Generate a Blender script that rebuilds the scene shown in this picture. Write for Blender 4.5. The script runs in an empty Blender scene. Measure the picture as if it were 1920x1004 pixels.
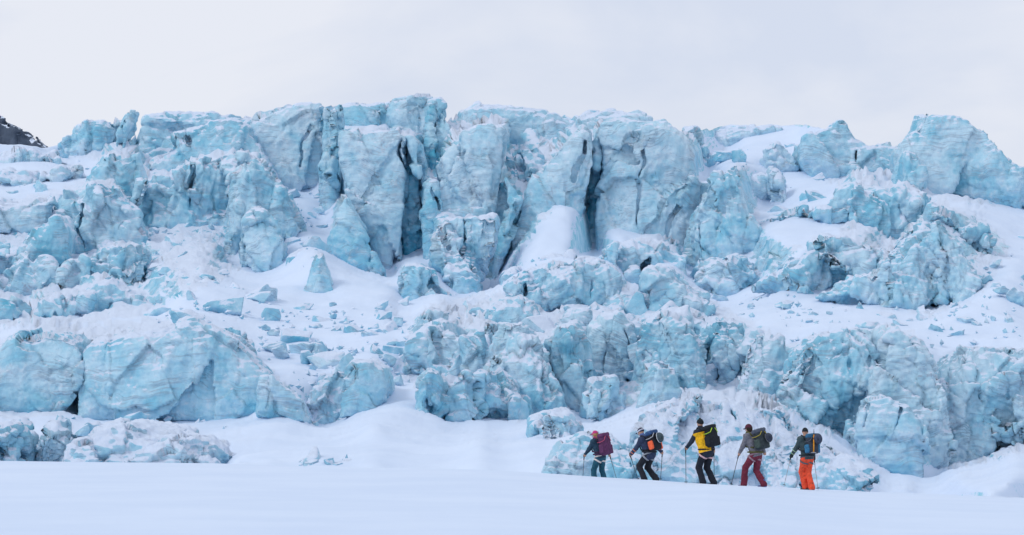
import bpy, math, random
import numpy as np

random.seed(7)
RNG = np.random.default_rng(11)
scene = bpy.context.scene
COL = scene.collection

# ------------------------------------------------------------------ camera
FPX = 5333.0                       # focal length in pixels of the 1920 px wide photograph (100 mm lens)
PITCH = math.atan(348.0 / FPX)
CAMZ = 1.7
cam_d = bpy.data.cameras.new('camera')
cam_d.lens = 100.0
cam_d.sensor_width = 36.0
cam_d.clip_start = 0.5
cam_d.clip_end = 6000
cam = bpy.data.objects.new('camera', cam_d)
COL.objects.link(cam)
cam.location = (0, 0, CAMZ)
cam.rotation_euler = (math.pi / 2 + PITCH, 0, 0)
scene.camera = cam
cP, sP = math.cos(PITCH), math.sin(PITCH)


def W(px, py, d):
    """world point seen at photo position (px, py) at forward distance d"""
    px, py, d = np.broadcast_arrays(np.asarray(px, float), np.asarray(py, float), np.asarray(d, float))
    u = (px - 960.0) / FPX
    v = (502.0 - py) / FPX
    fy = cP - v * sP
    fz = sP + v * cP
    return np.stack([u / fy * d, d, CAMZ + fz / fy * d], -1)


# ------------------------------------------------------------------ sky, sun, exposure
SUN_EL, SUN_ROT = math.radians(44), math.radians(240)
world = bpy.data.worlds.new('World')
scene.world = world
world.use_nodes = True
nt = world.node_tree
nt.nodes.clear()
N = nt.nodes.new
L = nt.links.new
out = N('ShaderNodeOutputWorld')
bg = N('ShaderNodeBackground')
sky = N('ShaderNodeTexSky')
sky.sky_type = 'NISHITA'
sky.sun_disc = False
sky.sun_elevation = SUN_EL
sky.sun_rotation = SUN_ROT
sky.altitude = 800
sky.dust_density = 3.0
skys = N('ShaderNodeVectorMath'); skys.operation = 'SCALE'
skys.inputs['Scale'].default_value = 0.09
L(sky.outputs[0], skys.inputs[0])
tc = N('ShaderNodeTexCoord')
mp = N('ShaderNodeMapping'); mp.inputs['Scale'].default_value = (2.2, 2.2, 5.0)
mp.inputs['Location'].default_value = (3.1, 1.7, 0.4)
L(tc.outputs['Generated'], mp.inputs['Vector'])
cn = N('ShaderNodeTexNoise')
cn.inputs['Scale'].default_value = 2.6
cn.inputs['Detail'].default_value = 6
cn.inputs['Roughness'].default_value = 0.5
cn.inputs['Distortion'].default_value = 0.5
L(mp.outputs[0], cn.inputs['Vector'])
cr = N('ShaderNodeValToRGB')
cr.color_ramp.elements[0].position = 0.40
cr.color_ramp.elements[0].color = (0.71, 0.77, 0.91, 1)
cr.color_ramp.elements[1].position = 0.60
cr.color_ramp.elements[1].color = (0.86, 0.885, 0.965, 1)
L(cn.outputs['Fac'], cr.inputs[0])
mixw = N('ShaderNodeMix'); mixw.data_type = 'RGBA'
mixw.inputs['Factor'].default_value = 0.9          # thick cloud cover over the blue sky
L(skys.outputs[0], mixw.inputs['A'])
L(cr.outputs[0], mixw.inputs['B'])
L(mixw.outputs['Result'], bg.inputs['Color'])
bg.inputs['Strength'].default_value = 1.0
L(bg.outputs[0], out.inputs['Surface'])

sun_d = bpy.data.lights.new('sun', 'SUN')
sun_d.energy = 0.9
sun_d.angle = math.radians(16)
sun_d.color = (1.0, 0.97, 0.93)
sun = bpy.data.objects.new('sun', sun_d)
COL.objects.link(sun)
sun.rotation_euler = (math.pi / 2 - SUN_EL, 0, math.radians(-60))   # from high behind the left shoulder

scene.view_settings.view_transform = 'Standard'
scene.view_settings.look = 'None'
scene.view_settings.exposure = 0.0
scene.view_settings.gamma = 1.0
scene.render.engine = 'CYCLES'
scene.cycles.use_denoising = True
scene.cycles.diffuse_bounces = 7
scene.cycles.max_bounces = 8

# ------------------------------------------------------------------ noise and field helpers
NV = 64
_vol = RNG.random((NV, NV, NV)).astype(np.float32) * 2 - 1


def vnoise(p):
    """smooth value noise, p (n,3)"""
    p = p.astype(np.float32)
    i = np.floor(p).astype(np.int32)
    f = p - i
    f = f * f * (3 - 2 * f)
    i &= NV - 1
    j = (i + 1) & (NV - 1)
    x0, y0, z0 = i[:, 0], i[:, 1], i[:, 2]
    x1, y1, z1 = j[:, 0], j[:, 1], j[:, 2]
    fx, fy, fz = f[:, 0], f[:, 1], f[:, 2]
    a = _vol[x0, y0, z0] * (1 - fx) + _vol[x1, y0, z0] * fx
    b = _vol[x0, y1, z0] * (1 - fx) + _vol[x1, y1, z0] * fx
    c = _vol[x0, y0, z1] * (1 - fx) + _vol[x1, y0, z1] * fx
    e = _vol[x0, y1, z1] * (1 - fx) + _vol[x1, y1, z1] * fx
    a = a * (1 - fy) + b * fy
    c = c * (1 - fy) + e * fy
    return a * (1 - fz) + c * fz


def fbm(p, octaves=4, gain=0.5, ridged=False):
    s = np.zeros(len(p), np.float32)
    a, q = 1.0, np.asarray(p, np.float32)
    for o in range(octaves):
        n = vnoise(q + 17.3 * o)
        s += a * ((0.5 - np.abs(n)) * 2 if ridged else n)
        a *= gain
        q = q * 2.03
    return s


def poly_sdf(px, pz, poly):
    """signed distance to polygon (negative inside); px,pz flat arrays, poly (n,2)"""
    d2 = np.full(px.shape, 1e18)
    inside = np.zeros(px.shape, bool)
    n = len(poly)
    for k in range(n):
        ax, az = poly[k]
        bx, bz = poly[(k + 1) % n]
        ex, ez = bx - ax, bz - az
        wx, wz = px - ax, pz - az
        t = np.clip((wx * ex + wz * ez) / (ex * ex + ez * ez + 1e-12), 0, 1)
        dx, dz = wx - t * ex, wz - t * ez
        d2 = np.minimum(d2, dx * dx + dz * dz)
        c = (az > pz) != (bz > pz)
        with np.errstate(divide='ignore', invalid='ignore'):
            xi = ax + (pz - az) * ex / (ez if abs(ez) > 1e-12 else 1e-12)
        inside ^= c & (px < xi)
    d = np.sqrt(d2)
    return np.where(inside, -d, d)


def line_dist(px, pz, pts):
    """distance to a polyline and the parameter 0..1 along it"""
    best = np.full(px.shape, 1e9)
    par = np.zeros(px.shape)
    m = len(pts) - 1
    for k in range(m):
        ax, az = pts[k]
        bx, bz = pts[k + 1]
        ex, ez = bx - ax, bz - az
        t = np.clip(((px - ax) * ex + (pz - az) * ez) / (ex * ex + ez * ez + 1e-12), 0, 1)
        dd = np.hypot(px - ax - t * ex, pz - az - t * ez)
        par = np.where(dd < best, (k + t) / m, par)
        best = np.minimum(best, dd)
    return best, par


def smax(a, b, k):
    h = np.clip(0.5 - 0.5 * (b - a) / k, 0, 1)
    return b * (1 - h) + a * h + k * h * (1 - h)


def smin(a, b, k):
    return -smax(-a, -b, k)


def surface_nets(F, origin, h):
    """closed quad surface of the zero level of F (negative inside)"""
    S = F < 0
    nx, ny, nz = F.shape
    corner = [(a, b, c) for a in (0, 1) for b in (0, 1) for c in (0, 1)]
    cnt = np.zeros((nx - 1, ny - 1, nz - 1), np.int8)
    for a, b, c in corner:
        cnt += S[a:nx - 1 + a, b:ny - 1 + b, c:nz - 1 + c]
    act = (cnt > 0) & (cnt < 8)
    I = np.argwhere(act)
    idx = np.full(act.shape, -1, np.int64)
    idx[act] = np.arange(len(I))
    V = np.stack([F[I[:, 0] + a, I[:, 1] + b, I[:, 2] + c] for a, b, c in corner], 1)
    pos = np.zeros((len(I), 3))
    num = np.zeros(len(I))
    for i0 in range(8):
        for i1 in range(i0 + 1, 8):
            ca, cb = np.array(corner[i0]), np.array(corner[i1])
            if np.abs(ca - cb).sum() != 1:
                continue
            fa, fb = V[:, i0], V[:, i1]
            m = (fa < 0) != (fb < 0)
            t = np.where(m, fa / np.where(m, fa - fb, 1), 0)
            pos += np.where(m[:, None], ca + t[:, None] * (cb - ca), 0)
            num += m
    pos = (I + pos / num[:, None]) * h + origin
    quads = []
    for ax in range(3):
        sl0 = [slice(1, -1)] * 3
        sl1 = [slice(1, -1)] * 3
        sl0[ax] = slice(0, -1)
        sl1[ax] = slice(1, None)
        s0, s1 = S[tuple(sl0)], S[tuple(sl1)]
        E = np.argwhere(s0 != s1)
        if not len(E):
            continue
        inside0 = s0[E[:, 0], E[:, 1], E[:, 2]]
        off = np.ones(3, int)
        off[ax] = 0
        E = E + off
        u, v = (ax + 1) % 3, (ax + 2) % 3
        q = []
        for du, dv in ((-1, -1), (0, -1), (0, 0), (-1, 0)):
            e = E.copy()
            e[:, u] += du
            e[:, v] += dv
            q.append(idx[e[:, 0], e[:, 1], e[:, 2]])
        q = np.stack(q, 1)
        q[~inside0] = q[~inside0][:, ::-1]
        quads.append(q)
    return pos, np.concatenate(quads)


def mesh_from(name, verts, faces, mat=None, smooth=True):
    me = bpy.data.meshes.new(name)
    faces = np.asarray(faces)
    k = faces.shape[1]
    me.vertices.add(len(verts))
    me.vertices.foreach_set('co', np.asarray(verts, np.float32).ravel())
    me.loops.add(faces.size)
    me.loops.foreach_set('vertex_index', faces.astype(np.int32).ravel())
    me.polygons.add(len(faces))
    me.polygons.foreach_set('loop_start', np.arange(0, faces.size, k, dtype=np.int32))
    me.polygons.foreach_set('use_smooth', np.full(len(faces), smooth))
    me.update(calc_edges=True)
    me.validate()
    if mat:
        me.materials.append(mat)
    return me


def normals_of(me):
    n = np.zeros(len(me.vertices) * 3, np.float32)
    me.vertex_normals.foreach_get('vector', n)
    return n.reshape(-1, 3)


def add(name, data, parent=None, loc=(0, 0, 0), label=None, cat=None, group=None, kind=None, rot=None):
    o = bpy.data.objects.new(name, data)
    COL.objects.link(o)
    o.location = loc
    if rot is not None:
        o.rotation_euler = rot
    if parent:
        o.parent = parent
    if label:
        o['label'] = label
    if cat:
        o['category'] = cat
    if group:
        o['group'] = group
    if kind:
        o['kind'] = kind
    return o


# ------------------------------------------------------------------ materials
def nodes_of(name):
    m = bpy.data.materials.new(name)
    m.use_nodes = True
    t = m.node_tree
    b = t.nodes['Principled BSDF']
    return m, t, b


def tex_noise(t, vec, scale, detail=4, rough=0.55, dist=0.0):
    n = t.nodes.new('ShaderNodeTexNoise')
    n.inputs['Scale'].default_value = scale
    n.inputs['Detail'].default_value = detail
    n.inputs['Roughness'].default_value = rough
    n.inputs['Distortion'].default_value = dist
    t.links.new(vec, n.inputs['Vector'])
    return n.outputs['Fac']


def mapr(t, val, a, b, c=0.0, d=1.0):
    n = t.nodes.new('ShaderNodeMapRange')
    n.interpolation_type = 'SMOOTHSTEP'
    t.links.new(val, n.inputs['Value'])
    for k, x in zip(('From Min', 'From Max', 'To Min', 'To Max'), (a, b, c, d)):
        n.inputs[k].default_value = x
    return n.outputs['Result']


def mth(t, op, a, b=None):
    n = t.nodes.new('ShaderNodeMath')
    n.operation = op
    for k, x in ((0, a), (1, b)):
        if x is None:
            continue
        if isinstance(x, (int, float)):
            n.inputs[k].default_value = x
        else:
            t.links.new(x, n.inputs[k])
    return n.outputs[0]


def mixc(t, fac, a, b):
    n = t.nodes.new('ShaderNodeMix')
    n.data_type = 'RGBA'
    if isinstance(fac, (int, float)):
        n.inputs['Factor'].default_value = fac
    else:
        t.links.new(fac, n.inputs['Factor'])
    for k, x in (('A', a), ('B', b)):
        if isinstance(x, tuple):
            n.inputs[k].default_value = (*x, 1)
        else:
            t.links.new(x, n.inputs[k])
    return n.outputs['Result']


def scaled(t, vec, s):
    n = t.nodes.new('ShaderNodeMapping')
    n.inputs['Scale'].default_value = s
    t.links.new(vec, n.inputs['Vector'])
    return n.outputs[0]


def objattr(t, name):
    n = t.nodes.new('ShaderNodeAttribute')
    n.attribute_type = 'OBJECT'
    n.attribute_name = name
    return n.outputs['Fac']


SNOWC = (0.68, 0.775, 0.92)


def make_ice():
    m, t, b = nodes_of('glacier_ice')
    g = t.nodes.new('ShaderNodeNewGeometry')
    pos = g.outputs['Position']
    warp = t.nodes.new('ShaderNodeTexNoise')
    warp.inputs['Scale'].default_value = 0.16
    warp.inputs['Detail'].default_value = 3
    t.links.new(pos, warp.inputs['Vector'])
    vadd = t.nodes.new('ShaderNodeVectorMath'); vadd.operation = 'MULTIPLY_ADD'
    t.links.new(warp.outputs['Color'], vadd.inputs[0])
    vadd.inputs[1].default_value = (3.5, 3.5, 4.5)
    t.links.new(pos, vadd.inputs[2])
    wpos = vadd.outputs[0]
    big = tex_noise(t, pos, 0.22, 4, 0.6, 0.6)
    mid = tex_noise(t, pos, 1.1, 6, 0.65, 0.4)
    fine = tex_noise(t, pos, 5.0, 5, 0.65)
    # pale weathered crust to clear cyan ice
    f1 = mth(t, 'ADD', mth(t, 'MULTIPLY', big, 0.62), mth(t, 'MULTIPLY', mid, 0.38))
    c = mixc(t, mapr(t, f1, 0.36, 0.62), (0.21, 0.57, 0.75), (0.54, 0.77, 0.90))
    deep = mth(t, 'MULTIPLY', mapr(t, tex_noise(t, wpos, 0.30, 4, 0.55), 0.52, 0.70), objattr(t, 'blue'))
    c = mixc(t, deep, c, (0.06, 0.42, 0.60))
    crust = mapr(t, tex_noise(t, wpos, 0.5, 5, 0.6, 0.5), 0.38, 0.62, 0.35, 1.0)
    c = mixc(t, mth(t, 'MULTIPLY', crust, objattr(t, 'pale')), c, (0.66, 0.765, 0.86))
    # granular white frost
    fr = mth(t, 'MULTIPLY', mapr(t, mid, 0.50, 0.66), mapr(t, fine, 0.42, 0.62))
    c = mixc(t, mth(t, 'MULTIPLY', fr, 0.6), c, (0.68, 0.78, 0.88))
    # annual layers and dirt bands
    lay = tex_noise(t, scaled(t, wpos, (0.10, 0.10, 1.6)), 1.0, 5, 0.6)
    l1 = mth(t, 'ABSOLUTE', mth(t, 'SUBTRACT', lay, 0.5))
    l1 = mapr(t, l1, 0.0, 0.045, 1.0, 0.0)
    l1 = mth(t, 'MULTIPLY', l1, mapr(t, tex_noise(t, pos, 0.6, 4), 0.42, 0.60))
    c = mixc(t, mth(t, 'MULTIPLY', l1, 0.55), c, (0.27, 0.36, 0.46))
    rot = t.nodes.new('ShaderNodeMapping')          # fine slanting fractures
    rot.inputs['Rotation'].default_value = (0.3, 0.85, 0.2)
    rot.inputs['Scale'].default_value = (0.16, 0.16, 1.0)
    t.links.new(wpos, rot.inputs['Vector'])
    l2 = mapr(t, mth(t, 'ABSOLUTE', mth(t, 'SUBTRACT', tex_noise(t, rot.outputs[0], 1.3, 6, 0.6, 0.3), 0.5)), 0.0, 0.02, 1.0, 0.0)
    l2 = mth(t, 'MULTIPLY', l2, mapr(t, tex_noise(t, pos, 0.35, 3), 0.48, 0.62))
    c = mixc(t, mth(t, 'MULTIPLY', l2, 0.6), c, (0.16, 0.30, 0.42))
    dirt = mth(t, 'MULTIPLY', mapr(t, tex_noise(t, wpos, 0.45, 7, 0.72, 0.8), 0.52, 0.68), mapr(t, fine, 0.40, 0.60))
    c = mixc(t, mth(t, 'MULTIPLY', dirt, objattr(t, 'dirt')), c, (0.30, 0.36, 0.46))
    # snow lying on everything flat enough to hold it, in ragged patches
    sep = t.nodes.new('ShaderNodeSeparateXYZ')
    t.links.new(g.outputs['Normal'], sep.inputs[0])
    s = mth(t, 'ADD', sep.outputs['Z'], mth(t, 'MULTIPLY', mth(t, 'SUBTRACT', mid, 0.5), 0.9))
    s = mth(t, 'ADD', s, mth(t, 'MULTIPLY', mth(t, 'SUBTRACT', fine, 0.5), 0.35))
    s = mth(t, 'ADD', s, objattr(t, 'snow'))
    snow = mapr(t, s, 0.50, 0.62)
    c = mixc(t, snow, c, SNOWC)
    t.links.new(c, b.inputs['Base Color'])
    t.links.new(mapr(t, snow, 0, 1, 0.42, 0.85), b.inputs['Roughness'])
    b.inputs['Specular IOR Level'].default_value = 0.35
    bm = t.nodes.new('ShaderNodeBump')
    bm.inputs['Strength'].default_value = 0.8
    bm.inputs['Distance'].default_value = 0.25
    hgt = mth(t, 'ADD', mth(t, 'MULTIPLY', tex_noise(t, pos, 2.2, 8, 0.68, 0.3), 1.0), mth(t, 'MULTIPLY', lay, 0.22))
    t.links.new(hgt, bm.inputs['Height'])
    t.links.new(bm.outputs[0], b.inputs['Normal'])
    return m


def make_snow():
    m, t, b = nodes_of('snow')
    g = t.nodes.new('ShaderNodeNewGeometry')
    pos = g.outputs['Position']
    n = tex_noise(t, pos, 0.25, 5, 0.55)
    c = mixc(t, mapr(t, n, 0.3, 0.7), (0.62, 0.725, 0.88), (0.66, 0.76, 0.905))
    # bare ice showing on the steep risers
    sep = t.nodes.new('ShaderNodeSeparateXYZ')
    t.links.new(g.outputs['True Normal'], sep.inputs[0])
    mid = tex_noise(t, pos, 0.8, 6, 0.65)
    s = mth(t, 'ADD', sep.outputs['Z'], mth(t, 'MULTIPLY', mth(t, 'SUBTRACT', mid, 0.5), 0.7))
    c = mixc(t, mapr(t, s, 0.30, 0.42, 1.0, 0.0), c, mixc(t, mapr(t, mid, 0.4, 0.6), (0.30, 0.60, 0.72), (0.55, 0.74, 0.84)))
    t.links.new(c, b.inputs['Base Color'])
    b.inputs['Roughness'].default_value = 0.85
    b.inputs['Specular IOR Level'].default_value = 0.2
    bm = t.nodes.new('ShaderNodeBump')
    bm.inputs['Strength'].default_value = 0.5
    bm.inputs['Distance'].default_value = 0.08
    t.links.new(mth(t, 'ADD', tex_noise(t, scaled(t, pos, (0.5, 1.2, 1)), 1.2, 6, 0.55), mth(t, 'MULTIPLY', tex_noise(t, pos, 9, 3), 0.12)), bm.inputs['Height'])
    t.links.new(bm.outputs[0], b.inputs['Normal'])
    return m


def make_rock():
    m, t, b = nodes_of('dark_rock')
    g = t.nodes.new('ShaderNodeNewGeometry')
    pos = g.outputs['Position']
    n = tex_noise(t, pos, 0.35, 7, 0.7)
    c = mixc(t, mapr(t, n, 0.35, 0.65), (0.04, 0.06, 0.095), (0.08, 0.11, 0.16))
    sep = t.nodes.new('ShaderNodeSeparateXYZ')
    t.links.new(g.outputs['Normal'], sep.inputs[0])
    s = mth(t, 'ADD', sep.outputs['Z'], mth(t, 'MULTIPLY', mth(t, 'SUBTRACT', n, 0.5), 1.6))
    c = mixc(t, mapr(t, s, 0.72, 0.80), c, SNOWC)
    t.links.new(c, b.inputs['Base Color'])
    b.inputs['Roughness'].default_value = 0.9
    return m


def cloth(name, col, rough=0.8, var=0.25, scale=18.0, spec=0.3):
    m, t, b = nodes_of(name)
    tcn = t.nodes.new('ShaderNodeTexCoord')
    n = tex_noise(t, tcn.outputs['Object'], scale, 4, 0.6)
    dark = tuple(x * (1 - var) for x in col)
    lite = tuple(min(1, x * (1 + var)) for x in col)
    t.links.new(mixc(t, mapr(t, n, 0.3, 0.7), dark, lite), b.inputs['Base Color'])
    b.inputs['Roughness'].default_value = rough
    b.inputs['Specular IOR Level'].default_value = spec
    bm = t.nodes.new('ShaderNodeBump')
    bm.inputs['Strength'].default_value = 0.4
    bm.inputs['Distance'].default_value = 0.01
    t.links.new(n, bm.inputs['Height'])
    t.links.new(bm.outputs[0], b.inputs['Normal'])
    return m


ICE, SNOW, ROCK = make_ice(), make_snow(), make_rock()
# ------------------------------------------------------------------ the ice: outlines in photo pixels, each at its own distance
# (name, label, distance, depth in metres, style, snow, dirt, blue, outline, cracks [(width px, points)])
SERACS = [
 # skyline, from the rock ridge to the tower
 ('serac', 'fluted pale ice wall on the skyline nearest the dark rock ridge', 256, 7, 'F', -.1, .3, .5,
  [(60,285),(92,275),(125,252),(158,227),(190,224),(216,228),(222,260),(225,300),(150,310),(80,305)], []),
 ('ice_pinnacle', 'thin leaning ice pinnacle sticking up from the skyline', 252, 3, 'F', -.25, .2, .5,
  [(212,300),(217,250),(226,224),(234,211),(247,204),(247,216),(243,240),(249,265),(252,300)], []),
 ('serac', 'broad cracked ice block right behind the thin pinnacle on the skyline', 258, 9, 'S', 0, .5, .5,
  [(246,320),(256,240),(266,218),(278,208),(312,205),(345,207),(386,211),(430,208),(475,211),(490,330),(400,330)], []),
 ('serac', 'sloping ice dome with a snowy crest below the skyline block', 248, 8, 'S', .05, .4, .5,
  [(252,330),(268,285),(300,256),(345,236),(392,214),(432,210),(468,226),(492,262),(520,330),(535,380),(470,370),(380,340)],
  [(4, [(352,228),(350,246),(357,265)])]),
 ('serac', 'tall pale ice wall split by one long thin diagonal crack', 250, 8, 'S', -.05, .45, .4,
  [(462,360),(470,240),(478,214),(520,200),(560,192),(598,193),(612,260),(608,360),(560,372),(505,372)],
  [(4, [(582,226),(566,262),(560,312)])]),
 ('serac', 'flat topped skyline wall with short vertical crack behind the great square block', 247, 10, 'S', -.05, .5, .5,
  [(596,420),(597,196),(640,189),(700,187),(760,183),(800,178),(826,177),(834,198),(826,230),(800,300),(790,420)],
  [(5, [(712,200),(704,215),(704,240)])]),
 ('serac', 'deep blue vertical ice rib left of the great square block', 240, 5, 'F', -.3, .1, 1.0,
  [(598,425),(597,330),(600,215),(612,196),(634,194),(640,240),(638,330),(630,400),(622,425)], []),
 ('serac', 'narrow dark blue ice fin in the notch of the skyline', 244, 5, 'F', -.3, .2, 1.0,
  [(782,340),(790,270),(806,215),(814,182),(830,180),(842,215),(850,232),(846,262),(835,300),(820,345)],
  [(6, [(812,210),(811,260)])]),
 ('serac', 'grey white skyline wall right of the notch', 262, 9, 'S', .0, .7, .3,
  [(866,290),(866,197),(905,187),(960,188),(1010,191),(1055,204),(1095,206),(1105,300)], []),
 ('serac', 'low broken ice cap above the two largest smooth faces', 256, 7, 'S', 0, .5, .4,
  [(1075,300),(1084,218),(1100,203),(1150,203),(1196,207),(1222,219),(1230,300)], []),
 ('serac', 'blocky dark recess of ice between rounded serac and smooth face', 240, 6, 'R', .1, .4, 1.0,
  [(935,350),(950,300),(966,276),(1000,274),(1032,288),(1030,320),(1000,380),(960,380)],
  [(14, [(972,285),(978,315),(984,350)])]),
 ('serac', 'slumped ice shoulder right of the largest smooth face on the skyline', 250, 7, 'R', .05, .4, .4,
  [(1262,330),(1275,240),(1284,228),(1312,228),(1332,252),(1352,290),(1356,340)], [(4, [(1338,262),(1328,292)])]),
 ('serac', 'low ice rim below the level snow plateau on the skyline', 268, 5, 'S', .1, .4, .3,
  [(1318,290),(1322,240),(1400,238),(1432,233),(1502,233),(1512,246),(1450,252),(1392,268),(1380,290)], []),
 ('serac', 'pointed ice peak with rounded tip on the right of the plateau', 244, 9, 'S', 0, .4, .5,
  [(1503,300),(1508,258),(1535,240),(1560,228),(1568,216),(1581,213),(1598,221),(1611,242),(1640,262),(1668,276),(1700,272),(1704,350),(1640,352),(1560,350),(1520,330)],
  [(7, [(1613,282),(1606,322)])]),
 ('ice_tower', 'great ice tower with a blunt top near the frame edge', 232, 10, 'S', -.1, .5, .8,
  [(1688,360),(1692,282),(1704,262),(1722,238),(1734,208),(1750,203),(1790,205),(1830,214),(1852,236),(1860,258),(1882,284),(1902,311),(1922,322),(1975,350),(2010,420),(1925,400),(1860,386),(1770,378),(1710,372)], []),
 ('serac', 'slender ice column leaning on the great tower', 228, 4, 'F', -.1, .3, .6,
  [(1680,350),(1686,300),(1698,276),(1712,270),(1730,290),(1738,330),(1732,372),(1690,372)], []),
 # great faces in the middle
 ('serac', 'great square ice block with layered face above the snow basin', 222, 6, 'S', -.15, .6, .35,
  [(634,242),(660,239),(742,241),(750,248),(764,262),(760,330),(752,376),(747,430),(745,500),(733,530),(712,520),(690,465),(668,410),(646,350),(634,300)],
  [(6, [(748,258),(752,290),(762,318)])]),
 ('serac', 'curved ice flake on the edge of the great square block', 223, 5, 'S', -.2, .3, .6,
  [(754,246),(772,248),(786,262),(793,300),(796,345),(786,352),(776,332),(766,322),(757,300)], []),
 ('serac', 'smooth blue skirt of ice below the great square block', 217, 6, 'S', -.25, .15, 1.0,
  [(614,480),(618,430),(630,380),(640,345),(656,362),(672,402),(690,450),(712,492),(730,535),(690,525),(640,505)],
  [(5, [(690,470),(692,505)])]),
 ('serac', 'blue slab standing in the gap beside the great square block', 221, 7, 'S', -.2, .3, .9,
  [(784,510),(786,430),(794,350),(804,332),(816,338),(828,380),(832,440),(820,510),(800,525)], [(5, [(812,350),(820,392)])]),
 ('serac', 'tall rounded serac with stacked horizontal layers', 222, 7, 'S', -.2, .7, .4,
  [(812,420),(816,345),(824,308),(842,275),(862,254),(890,236),(920,226),(946,221),(951,236),(944,280),(940,322),(918,400),(912,425),(860,425)],
  [(4, [(862,268),(856,296),(842,326)])]),
 ('serac', 'sharp blue fin beside the tall rounded serac', 219, 7, 'S', -.3, .2, 1.0,
  [(945,322),(958,336),(970,352),(978,374),(966,405),(954,445),(944,490),(930,530),(918,530),(930,470),(944,410),(950,370)], []),
 ('serac', 'snow capped split block standing below the tall rounded serac', 209, 6, 'R', .05, .5, .6,
  [(808,428),(820,405),(866,404),(922,401),(921,440),(906,490),(897,530),(890,570),(850,572),(826,540),(814,480)],
  [(6, [(868,404),(870,440),(862,470)])]),
 ('serac', 'smooth face left of the dark crevasse with snow ramp below', 220, 8, 'S', -.1, .6, .3,
  [(942,540),(958,450),(982,388),(1000,342),(1030,300),(1070,256),(1094,236),(1104,246),(1108,290),(1108,335),(1096,400),(1080,470),(1060,520)],
  [(5, [(1100,262),(1098,290),(1082,318),(1079,336)])]),
 ('serac', 'splinter of ice wedged at the top of the dark crevasse', 222, 6, 'S', -.25, .3, .7,
  [(1108,262),(1122,250),(1130,275),(1134,310),(1128,345),(1120,325),(1112,345),(1106,300)], []),
 ('serac', 'largest smooth ice face with one long hairline crack', 222, 9, 'S', -.2, .55, .3,
  [(1124,300),(1120,240),(1128,224),(1160,218),(1205,222),(1250,217),(1276,240),(1310,270),(1313,320),(1304,380),(1294,440),(1286,500),(1250,500),(1180,480),(1124,470),(1122,420),(1128,360),(1136,335)],
  [(3, [(1216,262),(1206,300),(1200,350),(1194,428)]), (3, [(1272,385),(1262,415),(1254,446)])]),
 ('serac', 'snow mantled ledge of ice under the dark crevasse', 206, 7, 'R', .35, .4, .5,
  [(935,560),(948,510),(985,480),(1050,470),(1085,482),(1060,505),(1010,520),(985,560)], []),
 ('serac', 'cracked ice plinth below the largest smooth face', 208, 7, 'R', .1, .5, .5,
  [(1130,560),(1136,480),(1160,455),(1200,452),(1250,470),(1284,482),(1290,520),(1280,560)], [(6, [(1215,482),(1204,500),(1196,518)])]),
 ('serac', 'ruined blue ridge of ice right of the largest smooth face', 214, 8, 'F', -.1, .35, .7,
  [(1296,530),(1306,430),(1318,380),(1332,345),(1362,310),(1386,298),(1398,330),(1412,390),(1440,430),(1420,470),(1380,490),(1340,520)],
  [(8, [(1322,340),(1314,380),(1308,420)])]),
 ('serac', 'pair of grey knobs in the snow below the plateau', 246, 5, 'R', .1, .5, .3,
  [(1425,330),(1432,285),(1455,270),(1475,280),(1500,300),(1504,330)], []),
 ('serac', 'pale wall between ruined ridge and pointed peak', 236, 6, 'R', .05, .4, .3,
  [(1390,380),(1400,320),(1420,300),(1445,312),(1470,340),(1480,390)], []),
 # right middle
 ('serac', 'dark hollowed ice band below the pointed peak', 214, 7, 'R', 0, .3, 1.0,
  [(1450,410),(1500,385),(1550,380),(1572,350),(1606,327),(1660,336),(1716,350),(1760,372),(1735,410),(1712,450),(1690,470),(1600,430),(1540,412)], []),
 ('serac', 'long ragged ice spur dropping towards the lower snow field', 196, 7, 'R', -.05, .4, .5,
  [(1740,400),(1760,375),(1805,372),(1850,415),(1880,445),(1896,478),(1850,490),(1825,480),(1790,450)], [(5, [(1862,486),(1890,474)])]),
 ('serac', 'blue streaked ice bank on the open snow slope', 190, 7, 'R', -.02, .4, .7,
  [(1424,530),(1450,505),(1500,470),(1556,442),(1600,440),(1650,470),(1690,500),(1680,560),(1610,566),(1545,556),(1490,545)], []),
 ('serac', 'wide grey blue ice nose overhanging the lower snow field', 184, 8, 'R', -.1, .6, .5,
  [(1540,555),(1590,530),(1660,505),(1690,460),(1728,420),(1762,410),(1808,448),(1832,500),(1846,532),(1832,562),(1785,588),(1735,596),(1650,580),(1580,566)], []),
 # left group
 ('serac', 'long ice wall under a snowy crest line on the left', 228, 7, 'R', 0, .5, .6,
  [(250,440),(254,336),(300,322),(360,300),(440,283),(476,296),(500,335),(505,440),(410,440)],
  [(7, [(358,306),(358,345),(350,385)])]),
 ('serac', 'steep buttress of ribbed ice in the left half', 221, 7, 'F', -.15, .4, .7,
  [(410,480),(415,380),(428,320),(446,290),(480,298),(508,335),(532,378),(556,428),(552,450),(535,480),(525,520),(480,520),(440,500)], []),
 ('serac', 'upright ice column at the foot of the ribbed buttress', 214, 5, 'S', -.15, .4, .5,
  [(446,500),(450,405),(470,388),(492,392),(512,415),(526,450),(530,505),(516,530),(484,530),(462,515)], [(5, [(474,398),(482,425)])]),
 ('serac', 'shadowed ice step behind the left snow crest', 232, 6, 'F', -.1, .3, .6,
  [(120,390),(135,345),(180,312),(214,287),(252,285),(262,330),(266,420),(200,410)], []),
 ('serac', 'ice hump with a snow ridge along its top on the left', 218, 7, 'R', .02, .35, .8,
  [(96,490),(104,420),(118,374),(165,340),(202,344),(240,378),(262,402),(270,490),(180,500)], [(5, [(150,380),(147,430),(152,470)])]),
 ('serac', 'pale layered bank at the left frame edge below the snow terraces', 222, 6, 'S', .05, .4, .3,
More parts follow.
